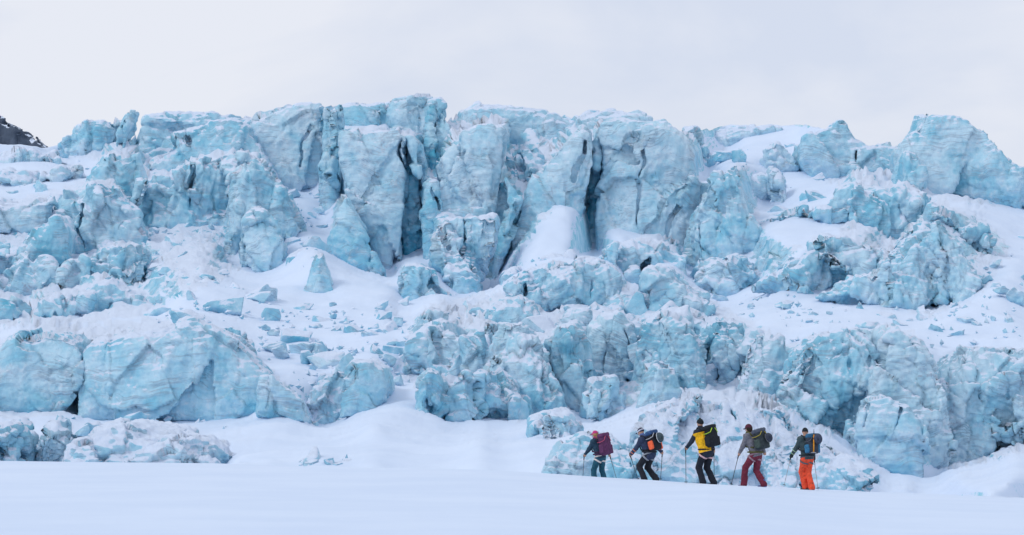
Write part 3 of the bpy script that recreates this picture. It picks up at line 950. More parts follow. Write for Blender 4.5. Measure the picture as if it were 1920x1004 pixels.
def build_serac(i, spec, mat=None, vox=0.00052, ks=1.0):
    name, label, d, D, st, snow, dirt, blue, poly, cracks = spec
    rng = np.random.default_rng(1000 + i)
    rnd, dens, push, tilt, groove, stretch, lean, cnoise = STY[st]
    k = d / 200.0 * ks
    h = vox * d
    pw = W([q[0] for q in poly], [q[1] for q in poly], d)
    P2 = pw[:, [0, 2]]
    lo, hi = P2.min(0) - 1.3 * k, P2.max(0) + 1.3 * k
    xs = np.arange(lo[0], hi[0], h)
    ys = np.arange(d - 1.6 * k, d + D + 1.0, h)
    zs = np.arange(lo[1], hi[1], h)
    XX, ZZ = np.meshgrid(xs, zs, indexing='ij')
    f2 = poly_sdf(XX.ravel(), ZZ.ravel(), P2).reshape(XX.shape).astype(np.float32)
    # the front turns back towards its edges and leans back with height
    inner = np.clip(-f2, 0, 1.4 * k)
    zt = ZZ - lo[1]
    back_ = lean * zt * 0.5 if st != 'M' else 0.75 * zt ** 2 / (hi[1] - lo[1])
    front = (d + back_ + 0.55 * k * (1 - inner / (1.4 * k)) ** 2).astype(np.float32)
    Y = ys[None, :, None].astype(np.float32)
    f2 = f2 + np.float32(.12 * k)
    F = smax(f2[:, None, :], front[:, None, :] - Y, np.float32(rnd * k))
    F = np.maximum(F, Y - np.float32(d + D))
    # coarse displacement on a half-resolution grid
    cx = xs[0] + 2 * h * np.arange(len(xs) // 2 + 1)
    cy = ys[0] + 2 * h * np.arange(len(ys) // 2 + 1)
    cz = zs[0] + 2 * h * np.arange(len(zs) // 2 + 1)
    p = np.stack(np.meshgrid(cx, cy, cz, indexing='ij'), -1).reshape(-1, 3)
    area = (hi[0] - lo[0]) * (hi[1] - lo[1]) / (k * k)
    met = np.array([1, 1, stretch])

    def seeds(K):
        return np.stack([rng.uniform(lo[0], hi[0], K), rng.uniform(d - 1, d + min(D, 5), K), rng.uniform(lo[1], hi[1], K)], 1)
    K = int(np.clip(area * dens, 5, 60))
    wob = np.stack([vnoise(p * 0.5 / k + 5), vnoise(p * 0.5 / k + 25), vnoise(p * 0.5 / k + 45)], 1) * 0.5 * k
    disp = cells(p + wob, seeds(K), met, rng.uniform(-1, 1, K) * push * k, rng.normal(0, tilt, (K, 3)), groove * k, 0.22 * k, 0.9 * k)
    zz = {'S': .5, 'R': .6, 'F': .15, 'M': .9}[st]
    n = 0.8 * fold(p, 4.2 * k, 10 + i, 4, zz) + 0.45 * fold(p, 1.9 * k, 20 + i, 4, zz) - .25
    disp = disp + cnoise * k * n
    F = F - upsample(disp.reshape(len(cx), len(cy), len(cz)).astype(np.float32), F.shape)
    F = np.maximum(F, f2[:, None, :] - np.float32(.22 * k))      # the broken outline stays near its drawn one
    # open cracks
    for (w, pts) in cracks:
        c2 = W([q[0] for q in pts], [q[1] for q in pts], d)[:, [0, 2]]
        wx = XX.ravel() + 0.25 * k * vnoise(np.stack([ZZ.ravel() * 0.9, XX.ravel() * .5, 0 * XX.ravel()], 1))
        cd_, par = line_dist(wx, ZZ.ravel(), c2)
        wid = (w * 0.5 / FPX * d) * (0.3 + 1.0 * np.sin(np.pi * np.clip(par, .02, .98)))
        cut = (np.maximum(wid, 0.75 * h) - cd_).reshape(XX.shape).astype(np.float32)
        cdep = (0.45 if w < 6 else 2.2) * k
        F = np.maximum(F, np.minimum(cut[:, None, :], F + cdep))
    F[0], F[-1], F[:, 0], F[:, -1], F[:, :, 0], F[:, :, -1] = 1, 1, 1, 1, 1, 1
    V, Q = surface_nets(F, np.array([xs[0], ys[0], zs[0]]), h)
    V, Q = biggest(V, Q)
    me = mesh_from(name, V, Q, mat or ICE)
    nrm = normals_of(me)
    # finer breakage on the surface itself
    K = int(np.clip(area * dens * 7, 20, 220))
    a2 = {'S': .36, 'R': .75, 'F': .65, 'M': .7}[st]
    wob = np.stack([vnoise(V * 1.1 / k + 5), vnoise(V * 1.1 / k + 25), vnoise(V * 1.1 / k + 45)], 1) * 0.3 * k
    dsp = cells(V + wob, seeds(K), met, rng.uniform(-1, 1, K) * .16 * a2 * k, rng.normal(0, .22 * a2, (K, 3)), .12 * a2 * k, 0.10 * k, 0.35 * k)
    dsp += k * a2 * (0.17 * fold(V, 0.95 * k, 30 + i, 4, zz) + 0.09 * fold(V, .42 * k, 40 + i, 3)) + .03 * k * fbm(V * 4 / k, 2)
    if st != 'R':
        dsp += k * 0.03 * fold(V * np.array([.22, .22, 1.0]), .5 * k, 50 + i, 3, 3)
    V = V + nrm * dsp[:, None]
    c = np.array([V[:, 0].mean(), d + D * 0.5, V[:, 2].min()])
    me.vertices.foreach_set('co', (V - c).astype(np.float32).ravel())
    me.update()
    o = add(name, me, loc=c, label=label, cat='ice block' if name == 'ice_block' else name.replace('_', ' '))
    o['snow'], o['dirt'], o['blue'] = float(snow), float(dirt), float(blue)
    o['pale'] = float(rng.uniform(.0, .22) + (.36 if blue < .45 else 0))
    return o


for i, sp in enumerate(SERACS):
    so = build_serac(i, sp)
    so['group'] = 'seracs of the icefall'

# dark rock ridge far behind on the left
rk = build_serac(900, ('mountain_ridge', 'x', 420, 25, 'R', 0, 0, 0,
     [(-260,330),(-200,150),(-90,185),(-4,218),(14,230),(30,238),(42,240),(54,250),(66,262),(78,273),(110,300),(60,330)], []), ROCK, 0.0006, 0.3)
del rk['label'], rk['category']
rk['kind'] = 'structure'
# ------------------------------------------------------------------ loose ice blocks lying on the snow
def block_mesh(i):
    rng = np.random.default_rng(50 + i)
    h = 0.085
    g = np.arange(-1.25, 1.26, h)
    p = np.stack(np.meshgrid(g, g, g, indexing='ij'), -1).reshape(-1, 3)
    f = np.full(len(p), -9.0)
    for j in range(11):
        n = rng.normal(size=3)
        n /= np.linalg.norm(n)
        f = smax(f, p @ n - rng.uniform(0.5, 0.85), 0.08)
    f -= 0.10 * fold(p, .9, i * 7, 4)
    F = f.reshape(len(g), len(g), len(g))
    F[0], F[-1], F[:, 0], F[:, -1], F[:, :, 0], F[:, :, -1] = 1, 1, 1, 1, 1, 1
    V, Q = surface_nets(F, np.array([g[0]] * 3), h)
    return mesh_from('ice_block', V, Q, ICE)


BLOCKS = [block_mesh(i) for i in range(9)]
ZONES = [
 ((265, 425, 425, 535), 46, (.22, .75), 'ice chunks in the rubble below the long left wall', 'rubble below the long left wall'),
 ((400, 540, 530, 600), 7, (.6, 1.5), 'ice chunks on the snow left of the pointed free standing block', 'chunks left of the pointed block'),
 ((500, 570, 640, 665), 17, (.3, 1.1), 'ice chunks on the snow just below the pointed free standing block', 'chunks below the pointed block'),
 ((560, 655, 760, 725), 20, (.3, 1.1), 'ice chunks strewn above the big round boulder', 'chunks above the round boulder'),
 ((640, 575, 765, 650), 12, (.4, 1.2), 'ice chunks on the snow left of the speckled hump', 'chunks left of the speckled hump'),
 ((535, 350, 610, 500), 14, (.4, 1.3), 'ice chunks in the snow gully left of the great square block', 'chunks in the left gully'),
 ((0, 290, 150, 400), 16, (.5, 1.4), 'ice chunks on the upper left snow terraces', 'chunks on the upper left terraces'),
 ((270, 545, 400, 600), 10, (.4, 1.1), 'ice chunks on the left snow shelf above the widest low cliff', 'chunks on the left snow shelf'),
 ((1340, 480, 1500, 620), 20, (.25, .8), 'ice chunks on the open snow slope right of centre', 'chunks on the open snow slope'),
 ((1500, 570, 1900, 640), 22, (.25, .9), 'ice chunks on the snow field below the wide ice nose', 'chunks below the ice nose'),
 ((1360, 270, 1540, 420), 14, (.4, 1.2), 'ice chunks on the snow below the plateau rim', 'chunks below the plateau rim'),
 ((1840, 430, 1930, 590), 8, (.4, 1.1), 'ice chunks on the snow slope by the right frame edge', 'chunks by the right edge'),
 ((830, 480, 1000, 590), 14, (.3, 1.0), 'ice chunks in the snow pocket below the sharp blue fin', 'chunks below the blue fin'),
 ((1000, 560, 1330, 720), 30, (.5, 1.5), 'ice chunks among the humps of the central icefall', 'chunks among the central humps'),
 ((568, 862, 650, 880), 6, (.3, .7), 'low ice scraps poking through the central snow apron', 'scraps on the snow apron'),
 ((120, 770, 420, 850), 16, (.3, .8), 'ice chunks at the foot of the widest low cliff', 'chunks at the foot of the low cliff'),
]
chips_v, chips_f = [], []
for zi, ((x0, y0, x1, y1), cnt, (s0, s1), lab, grp) in enumerate(ZONES):
    made = []
    for q in range(cnt):
        px, py = random.uniform(x0, x1), random.uniform(y0, y1)
        dd = float(DEPTH_AT(np.array([px]), np.array([py]))[0])
        wpt = W(px, py, dd)
        sc = (random.uniform(0, 1) ** 2.5 * (s1 - s0) + s0) * .85
        o = add('ice_block', BLOCKS[(q + zi) % 9], loc=wpt, cat='ice block', group=grp,
                rot=(random.uniform(-.3, .3), random.uniform(-.3, .3), random.uniform(0, 6.28)))
        o.scale = (sc * random.uniform(.8, 1.5), sc * random.uniform(.8, 1.3), sc * random.uniform(.6, 1.1))
        o['pale'] = random.uniform(0, .5)
        o['snow'], o['dirt'], o['blue'] = random.uniform(-.05, .15), random.uniform(.2, .7), random.uniform(.3, .9)
        made.append((o, px, py, o.scale[0] * o.scale[2]))
    rest = list(made)
    for word, key in (('largest', lambda m: -m[3]), ('leftmost', lambda m: m[1]), ('rightmost', lambda m: -m[1]), ('highest', lambda m: m[2]), ('lowest', lambda m: -m[2])):
        if len(rest) > 1:
            m = min(rest, key=key)
            rest.remove(m)
            m[0]['label'] = word + ' of the ' + lab
    for m in rest:
        m[0]['label'] = 'one of the lesser ' + lab
    for q in range(cnt * 3):
        px, py = random.uniform(x0 - 15, x1 + 15), random.uniform(y0, y1 + 10)
        dd = float(DEPTH_AT(np.array([px]), np.array([py]))[0])
        wpt = W(px, py, dd)
        r = random.uniform(.05, .2)
        oct_ = np.array([(1, 0, 0), (-1, 0, 0), (0, 1, 0), (0, -1, 0), (0, 0, 1), (0, 0, -1)]) * RNG.uniform(.5, 1.5, (6, 1)) + RNG.normal(0, .25, (6, 3))
        b0 = len(chips_v) * 6
        chips_v.append(oct_ * r + wpt)
        chips_f += [[b0 + e for e in fc] for fc in ((0, 2, 4), (2, 1, 4), (1, 3, 4), (3, 0, 4), (2, 0, 5), (1, 2, 5), (3, 1, 5), (0, 3, 5))]
ch = add('ice_debris', mesh_from('ice_debris', np.concatenate(chips_v), np.array(chips_f), ICE, False),
         label='fine broken ice crumbs scattered over the snow between the seracs', cat='ice debris', kind='stuff')
ch['snow'], ch['dirt'], ch['blue'], ch['pale'] = .1, .4, .5, .3

# ------------------------------------------------------------------ the skiers
def unit(v):
    v = np.asarray(v, float)
    return v / (np.linalg.norm(v) + 1e-9)


def seg(p, a, b, ra, rb):
    a, b = np.asarray(a, float), np.asarray(b, float)
    ab = b - a
    t = np.clip((p - a) @ ab / (ab @ ab + 1e-12), 0, 1)
    return np.linalg.norm(p - a - t[:, None] * ab, axis=1) - (ra + (rb - ra) * t)


def ell(p, c, ax, r):
    """ellipsoid, axes rows ax, radii r"""
    q = (p - np.asarray(c)) @ np.asarray(ax, float).T / np.asarray(r)
    n = np.linalg.norm(q, axis=1)
    return (n - 1) * n / (np.linalg.norm(q / np.asarray(r), axis=1) + 1e-9)


def rbox(p, c, ax, half, r):
    q = np.abs((p - np.asarray(c)) @ np.asarray(ax, float).T) - (np.asarray(half) - r)
    return np.linalg.norm(np.maximum(q, 0), axis=1) + np.minimum(q.max(1), 0) - r


def union(fs, k):
    f = fs[0]
    for g in fs[1:]:
        f = smin(f, g, k)
    return f


def sdf_mesh(name, fn, lo, hi, h, mat):
    lo, hi = np.asarray(lo, float) - 2.5 * h, np.asarray(hi, float) + 2.5 * h
    n = (np.ceil((hi - lo) / (4 * h)).astype(int) + 1)
    cax = [lo[k] + 4 * h * (np.arange(n[k]) + .375) for k in range(3)]      # centres of 4 x 4 x 4 bricks
    Gc = np.stack(np.meshgrid(*cax, indexing='ij'), -1)
    Fc = fn(Gc.reshape(-1, 3)).reshape(Gc.shape[:3])
    F = np.repeat(np.repeat(np.repeat(Fc, 4, 0), 4, 1), 4, 2)
    near = np.argwhere(np.abs(Fc) < 7.5 * h + .02)
    o = np.stack(np.meshgrid(*[np.arange(4)] * 3, indexing='ij'), -1).reshape(-1, 3)
    I = (near[:, None, :] * 4 + o[None]).reshape(-1, 3)
    F[I[:, 0], I[:, 1], I[:, 2]] = fn(lo + h * I)
    F[0], F[-1], F[:, 0], F[:, -1], F[:, :, 0], F[:, :, -1] = 1, 1, 1, 1, 1, 1
    V, Q = surface_nets(F, lo, h)
    return mesh_from(name, V, Q, mat)


def ik(a, b, l1, l2, hint):
    a, b = np.asarray(a, float), np.asarray(b, float)
    v = b - a
    L_ = min(np.linalg.norm(v), (l1 + l2) * 0.995)
    u = unit(v)
    x = (l1 * l1 - l2 * l2 + L_ * L_) / (2 * L_)
    hh = math.sqrt(max(l1 * l1 - x * x, 0))
    hp = np.asarray(hint, float) - (np.asarray(hint, float) @ u) * u
    return a + u * x + unit(hp) * hh, a + u * L_


SKIN = cloth('skin', (0.50, 0.29, 0.21), 0.6, 0.1)
MAT = {}


def cm(key, col, **kw):
    if key not in MAT:
        MAT[key] = cloth(key, col, **kw)
    return MAT[key]


BLACK = (0.015, 0.018, 0.024)


def tube(name, pts, r, mat, parent, n=8):
    V, Q = [], []
    pts = [np.asarray(q, float) for q in pts]
    for j, q in enumerate(pts):
        t = unit(pts[min(j + 1, len(pts) - 1)] - pts[max(j - 1, 0)])
        a = unit(np.cross(t, (0.31, 0.9, 0.2)))
        b = np.cross(t, a)
        rr = r[j] if isinstance(r, (list, tuple)) else r
        for e in range(n):
            an = 2 * math.pi * e / n
            V.append(q + rr * (math.cos(an) * a + math.sin(an) * b))
    for j in range(len(pts) - 1):
        for e in range(n):
            Q.append([j * n + e, j * n + (e + 1) % n, (j + 1) * n + (e + 1) % n, (j + 1) * n + e])
    c0, c1 = len(V), len(V) + 1
    V += [pts[0], pts[-1]]
    for e in range(n):
        Q.append([c0, (e + 1) % n, e, c0])
        m = (len(pts) - 1) * n
        Q.append([c1, m + e, m + (e + 1) % n, c1])
    me = bpy.data.meshes.new(name)
    me.from_pydata([tuple(v) for v in V], [], [tuple(dict.fromkeys(q)) for q in Q])
    for pl in me.polygons:
        pl.use_smooth = True
    me.materials.append(mat)
    return add(name, me, parent)


def ski_pole(base, top, tip, label, handcol, shaftcol):
    """pole from grip top to tip, both relative to base"""
    root = add('ski_pole', None, loc=base + tip, label=label, cat='ski pole', group='ski poles of the skiers')
    top, tip = np.asarray(top) - tip, np.zeros(3)
    u = unit(top - tip)
    Ln = np.linalg.norm(top - tip)
    tube('shaft', [tip + u * 0.03, tip + u * (Ln - 0.12)], [0.007, 0.010], cm('pole_' + str(shaftcol), shaftcol, rough=.4), root)
    tube('grip', [top - u * 0.20, top - u * 0.12, top - u * 0.04, top], [0.015, 0.017, 0.020, 0.018], cm('grip_black', BLACK), root)
    tube('spike', [tip, tip + u * 0.05], [0.002, 0.008], cm('pole_steel', (.45, .47, .5), rough=.3), root, 6)
    a = unit(np.cross(u, (0.3, 0.9, 0)))
    b = np.cross(u, a)
    c = tip + u * 0.07
    tube('basket', [c + 0.045 * (math.cos(t) * a + math.sin(t) * b) for t in np.linspace(0, 2 * math.pi, 13)], 0.006, cm('basket_black', BLACK), root, 6)
    tube('strap', [top - u * .02, top + b * .03 - u * .10, top + b * .035 - u * .2, top - u * .14], 0.008, cm('grip_black', BLACK), root, 6)
    return root


def person(S):
    d = S['d']
    s = FPX / d
    # the point on the snow below the skier
    basew = W(S['foot'][0], S['foot'][1], d)

    def J(px, py, y=0.0):
        return np.array([(px - S['foot'][0]) / s, y, (S['foot'][1] - py) / s])
    a = math.radians(S['turn'])
    fwd = np.array([-math.cos(a), math.sin(a), 0])
    left = np.array([-math.sin(a), -math.cos(a), 0])
    up = np.array([0, 0, 1.0])
    T = S['H'] / 1.78
    pel, neck, head = J(*S['pelvis']), J(*S['neck']), J(*S['head'])
    spine = unit(neck - pel)
    shL, shR = neck - spine * .05 * T + left * .175 * T, neck - spine * .05 * T - left * .175 * T
    hipL, hipR = pel + left * .095 * T, pel - left * .095 * T
    elL, haL = ik(shL, J(*S['handL']), .30 * T, .27 * T, -fwd - up * .6 + left * .5)
    elR, haR = ik(shR, J(*S['handR']), .30 * T, .27 * T, -fwd - up * .6 - left * .5)
    fL, fR = J(*S['footL']), J(*S['footR'])
    knL, anL = ik(hipL, fL, .45 * T, .44 * T, fwd)
    knR, anR = ik(hipR, fR, .45 * T, .44 * T, fwd)
    bodyax = np.stack([left, unit(np.cross(spine, left)), spine])
    root = add('person', None, loc=basew, label=S['label'], cat='person', group='skiers walking in line')
    chest = pel + (neck - pel) * .68
    belly = pel + (neck - pel) * .34
    look = unit(fwd * math.cos(S.get('yaw', 0)) + left * math.sin(S.get('yaw', 0)) + up * S.get('nod', -.15))
    hl = unit(np.cross(up, look))
    hu = np.cross(look, hl)
    hax = np.stack([hl, look, hu])

    def torso(p, g):
        return union([ell(p, pel, bodyax, np.array([.175, .135, .15]) * T + g), ell(p, belly, bodyax, np.array([.155, .12, .18]) * T + g),
                      ell(p, chest, bodyax, np.array([.185, .135, .20]) * T + g), seg(p, shL, shR, .075 * T + g, .075 * T + g)], .06)

    def arm(p, sh, el, ha, g):
        w = ha - unit(ha - el) * .07
        return union([seg(p, sh, el, .062 * T + g, .048 * T + g), seg(p, el, w, .047 * T + g, .034 * T + g)], .03)

    def leg(p, hip, kn, an, g, flare=0):
        return union([seg(p, hip, kn, .095 * T + g, .066 * T + g), seg(p, kn, an, .064 * T + g, .045 * T + g + flare)], .03)

    def hand(p, ha, el, pole_u, g=0.0):
        """palm, four fingers closed round the pole and a thumb closing from the other side"""
        w = unit(el - ha)
        n1 = unit(w - (w @ pole_u) * pole_u)
        n2 = np.cross(pole_u, n1)
        fs = [seg(p, ha + w * .07, ha + n1 * .03, .030 + g, .034 + g)]
        for e in range(4):
            c = ha + pole_u * (.033 - .021 * e)
            R_ = .027 - .002 * abs(e - 1)
            pts = [c + R_ * (math.cos(t) * n1 + math.sin(t) * n2) for t in (.3, 1.4, 2.5, 3.6)]
            for m in range(3):
                fs.append(seg(p, pts[m], pts[m + 1], .0105 + g, .0095 + g))
        c = ha + pole_u * .045
        pts = [ha + n1 * .035 + pole_u * .02] + [c + .027 * (math.cos(t) * n1 + math.sin(t) * n2) for t in (-.9, -2.0)]
        for m in range(2):
            fs.append(seg(p, pts[m], pts[m + 1], .0125 + g, .0105 + g))
        return union(fs, .008)

    pu = {}
    for sd_, ha in (('L', haL), ('R', haR)):
        if S.get('tip' + sd_):
            pu[sd_] = unit(ha - J(*S['tip' + sd_]))
        else:
            pu[sd_] = up

    def skull(p, g=0.0):
        c = head
        f = union([ell(p, c + hu * .02, hax, np.array([.076, .095, .098]) * T + g), ell(p, c - hu * .05 + look * .02, hax, np.array([.058, .07, .07]) * T + g)], .03)
        return f

    def body(p):
        f = union([torso(p, 0), seg(p, neck - spine * .06, head - hu * .05, .062 * T, .055 * T)], .03)
        hd = union([skull(p), seg(p, head + look * .095 * T + hu * .015, head + look * .118 * T - hu * .02, .010, .016),
                    ell(p, head + hl * .077 * T, hax, (.014, .024, .033)), ell(p, head - hl * .077 * T, hax, (.014, .024, .033)),
                    seg(p, head + look * .098 * T - hu * .055 + hl * .018, head + look * .098 * T - hu * .055 - hl * .018, .009, .009)], .012)
        for sg in (1, -1):
            hd = smax(hd, -ell(p, head + look * .098 * T + hl * .032 * sg + hu * .012, hax, (.017, .014, .011)), .01)
        f = smin(f, hd, .02)
        f = smin(f, union([arm(p, shL, elL, haL, -.004), hand(p, haL, elL, pu['L'])], .015), .03)
        f = smin(f, union([arm(p, shR, elR, haR, -.004), hand(p, haR, elR, pu['R'])], .015), .03)
        f = smin(f, leg(p, hipL, knL, anL, -.006), .03)
        f = smin(f, leg(p, hipR, knR, anR, -.006), .03)
        for an in (anL, anR):
            f = smin(f, seg(p, an, an + fwd * .13 - up * .05, .04, .03), .02)
        return f
    allp = np.array([pel, neck, head + hu * .14, head - hu * .14, elL, haL, elR, haR, knL, anL, knR, anR, head + look * .15, head - look * .15])
    lo, hi = allp.min(0) - .2, allp.max(0) + .2
    lo[2] = max(lo[2], -.02)
    add('body', sdf_mesh('body', body, lo, hi, .0125, SKIN), root)
    C = S['col']

    def wr(p, amt=.007):
        return amt * fbm(p * np.array([16, 16, 11]), 2)
    hem = S.get('hem', -.06)

    def jacket(p):
        f = union([torso(p, .028), arm(p, shL, elL, haL, .016), arm(p, shR, elR, haR, .016)], .035) - wr(p)
        f = smax(f, -((p - pel) @ spine - hem), .012)
        f = np.maximum(f, (p - neck) @ spine - .05)
        return f

    def trousers(p):
        f = union([ell(p, pel, bodyax, np.array([.172, .135, .14]) * T + .018), leg(p, hipL, knL, anL, .020, .028), leg(p, hipR, knR, anR, .020, .028)], .03) - wr(p, .009)
        return np.maximum(f, (p - pel) @ spine - .12)
    jm, tm = cm('jacket_' + S['key'], C['jacket']), cm('trousers_' + S['key'], C['trousers'])
    add('jacket', sdf_mesh('jacket', jacket, lo, hi, .016, jm), root)
    add('trousers', sdf_mesh('trousers', trousers, [lo[0], lo[1], -.02], [hi[0], hi[1], pel[2] + .2], .016, tm), root)
    if 'panel' in C:      # coloured side and back of the jacket
        def panel(p):
            f = torso(p, .070) - wr(p)
            q = p - pel
            side = (q @ left) + .01 + .15 * (q @ fwd)
            f = np.maximum(f, -torso(p, .012))
            return np.maximum(np.maximum(f, -(q @ spine) + .01), np.maximum(-side, (q @ spine) - .56))
        add('jacket_panel', sdf_mesh('jacket_panel', panel, lo, hi, .014, cm('panel_' + S['key'], C['panel'])), root)
    if 'harness' in C:    # leg loops of the climbing harness
        for hip, kn in ((hipL, knL), (hipR, knR)):
            ax_ = unit(kn - hip)
            cc = hip + (kn - hip) * .30

            def loop(p, ax_=ax_, cc=cc):
                q = p - cc
                f = np.maximum(trousers(p) - .012, np.abs(q @ ax_ + .25 * (q @ left)) - .026)
                return np.maximum(f, np.linalg.norm(q, axis=1) - .15)
            add('harness_loop', sdf_mesh('harness_loop', loop, cc - .2, cc + .2, .0125, cm('harness_' + S['key'], C['harness'])), root)

        def belt(p):
            q = p - (pel + spine * .03)
            return np.maximum(np.maximum(union([trousers(p), jacket(p)], .01) - .010, np.abs(q @ spine) - .024), np.linalg.norm(q, axis=1) - .26)
        add('harness_belt', sdf_mesh('harness_belt', belt, pel - .3, pel + .3, .014, cm('harness_' + S['key'], C['harness'])), root)
    # boots
    for an in (anL, anR):
        heel = an - up * .055
        bm_ = sdf_mesh('boot', lambda p: union([seg(p, an + up * .10, an, .048, .054), seg(p, heel - fwd * .03, heel + fwd * .17 - up * .012, .052, .042)], .03), an - .3, an + .3, .0125, cm('boot_' + S['key'], C['boot']))
        b_ = add('boot', bm_, root)
        add('sole', sdf_mesh('sole', lambda p: np.maximum(seg(p, heel - fwd * .04 - up * .035, heel + fwd * .18 - up * .04, .058, .05), np.abs((p - heel) @ up + .048) - .014), an - .3, an + .3, .0125, cm('sole_' + S['key'], C['sole'])), b_)
    # headwear
    hk = S['hat']

    def hat(p):
        q = p - head
        cap = skull(p, .014 if hk != 'helmet' else .026) - (wr(p, .004) if hk == 'beanie' else 0)
        cut = (q @ hu) * -1 + (.0 if hk != 'beanie' else -.005) - .18 * -(q @ look)
        f = smax(cap, cut, .01)
        if hk in ('cap', 'helmet'):
            br = ell(p, head + look * .125 + hu * .035, hax, (.065, .075, .010))
            f = smin(f, br, .01)
        return f
    h_ = add('cap' if hk == 'cap' else ('helmet' if hk == 'helmet' else 'beanie'), sdf_mesh('headwear', hat, head - .24, head + .26, .0115, cm('hat_' + S['key'], C['hat'])), root)
    if hk == 'beanie':
        add('bobble', sdf_mesh('bobble', lambda p: np.linalg.norm(p - head - hu * .135, axis=1) - .028 - .006 * fbm(p * 60, 2), head + hu * .135 - .06, head + hu * .135 + .06, .008, cm('hat_' + S['key'], C['hat'])), h_)
    if 'band' in C:
        add('hat_band', sdf_mesh('hat_band', lambda p: np.maximum(skull(p, .031), np.abs((p - head) @ hu - .035 + .1 * ((p - head) @ look)) - .016), head - .24, head + .24, .0115, cm('band_' + S['key'], C['band'])), h_)
    if 'hair' in C:
        def hair(p):
            q = p - head
            f = skull(p, .016) - .006 * fbm(p * 40, 2)
            f = smin(f, seg(p, head - look * .05 - hu * .05, head - look * .05 - hu * .15, .055, .035), .03)
            return np.maximum(np.maximum(f, q @ look - .02), q @ hu - .03)
        add('hair', sdf_mesh('hair', hair, head - .25, head + .2, .0125, cm('hair_' + S['key'], C['hair'])), root)
    if 'scarf' in C:
        add('neck_gaiter', sdf_mesh('neck_gaiter', lambda p: union([seg(p, neck - spine * .03, head - hu * .085, .082, .072)], .01) - wr(p, .005), head - .3, head + .1, .0125, cm('scarf_' + S['key'], C['scarf'])), root)
    if 'glove' in C:
        for ha, el, sd_ in ((haL, elL, 'L'), (haR, elR, 'R')):
            gf = lambda p: union([hand(p, ha, el, pu[sd_], .006), seg(p, ha + unit(el - ha) * .05, ha + unit(el - ha) * .12, .045, .052)], .02)
            add('glove', sdf_mesh('glove', gf, ha - .17, ha + .17, .010, cm('glove_' + S['key'], C['glove'])), root)
    if 'cuff' in C:
        for el, ha in ((elL, haL),):
            for f_ in (.25, .62):
                cc = el + (ha - el) * f_
                ax_ = unit(ha - el)
                add('sleeve_stripe', sdf_mesh('sleeve_stripe', lambda p: np.maximum(np.maximum(arm(p, shL, elL, haL, .026), np.abs((p - cc) @ ax_) - .010), np.linalg.norm(p - cc, axis=1) - .12), cc - .14, cc + .14, .010, cm('cuff_' + S['key'], C['cuff'])), root)

    # poles
    for sd_, ha in (('L', haL), ('R', haR)):
        if S.get('tip' + sd_):
            tip = J(*S['tip' + sd_])
            ski_pole(basew, ha + pu[sd_] * .085, tip, S['pole' + sd_], None, S.get('shaft', (.03, .03, .035)))

    # ------------------------------------------------ backpack
    K = S['pack']
    back = -unit(np.cross(spine, left)) if (np.cross(spine, left) @ fwd) > 0 else unit(np.cross(spine, left))
    px, py = K['c']
    pc = neck + (pel - neck) * .42 + back * (.135 * T + .028 + K['half'][1])
    pc = pc + up * K.get('lift', 0) - left * K.get('shift', 0)
    pax = np.stack([left, back, spine])
    hx, hy, hz = K['half']
    pr = add('backpack', None, loc=basew + pc, label=K['label'], cat='backpack', group='backpacks of the skiers')
    m1, m2 = cm('pack_' + S['key'], K['col']), cm('packtrim_' + S['key'], K['trim'])
    Rm = np.array([hx, hy, hz]).max() + .22

    def L2(p):
        return p + pc

    def pbody(p):
        q = L2(p)
        f = rbox(q, pc, pax, (hx, hy, hz), .07)
        f = smin(f, rbox(q, pc + back * (hy * .7) - spine * hz * .28, pax, (hx * .72, hy * .5, hz * .52), .05), .03)
        return f - .010 * fbm(p * 13, 3)
    add('pack_body', sdf_mesh('pack_body', pbody, [-Rm] * 3, [Rm] * 3, .016, m1), pr)
    lidm = cm('packlid_' + S['key'], K.get('lid', K['col']))
    add('lid', sdf_mesh('lid', lambda p: rbox(L2(p), pc + spine * (hz + .015) + back * .01, pax, (hx * .96, hy * 1.08, .062), .05) - .008 * fbm(p * 15, 2), [-Rm] * 3, [Rm] * 3, .015, lidm), pr)
    for sg in (1, -1):
        sp_ = sdf_mesh('side_pocket', lambda p: rbox(L2(p), pc + left * sg * (hx + .02) - spine * hz * .42, pax, (.045, hy * .75, hz * .48), .035) - .008 * fbm(p * 18, 2), [-Rm] * 3, [Rm] * 3, .015, cm('packside_' + S['key'], K.get('side', K['col'])))
        add('side_pocket', sp_, pr)
        tube('compression_strap', [left * sg * (hx + .012) - back * hy + spine * .10, left * sg * (hx + .014) + spine * .09, left * sg * hx * .9 + back * (hy + .012) + spine * .12, back * (hy + .02) + left * sg * hx * .35 + spine * hz * .9], .010, m2, pr, 6)
        sh = (shL if sg == 1 else shR) - pc
        inw = -left * sg * .045
        fr = unit(np.cross(left, spine)) if (np.cross(left, spine) @ fwd) > 0 else -unit(np.cross(left, spine))
        tube('shoulder_strap', [sh + inw + back * .13 - spine * .02, sh + inw + back * .06 + spine * .085 * T, sh + inw + spine * .115 * T, sh + inw + fr * .10 + spine * .03,
                                sh + inw + fr * .17 - spine * .12, sh + inw * .2 + fr * .13 - spine * .28, sh + back * .12 - spine * .36], .024, cm('packstrap_' + S['key'], K.get('strap', K['trim'])), pr, 8)
    ring = []
    for t in np.linspace(0, 2 * math.pi, 17):
        ring.append(pel + spine * .07 - pc + math.cos(t) * left * (.175 * T + .055) + math.sin(t) * fwd * (.135 * T + .052))
    tube('hip_belt', ring, .024, cm('packstrap_' + S['key'], K.get('strap', K['trim'])), pr, 8)
    frame = dict(pc=pc, left=left, back=back, spine=spine, basew=basew, half=K['half'], pr=pr)
    return frame


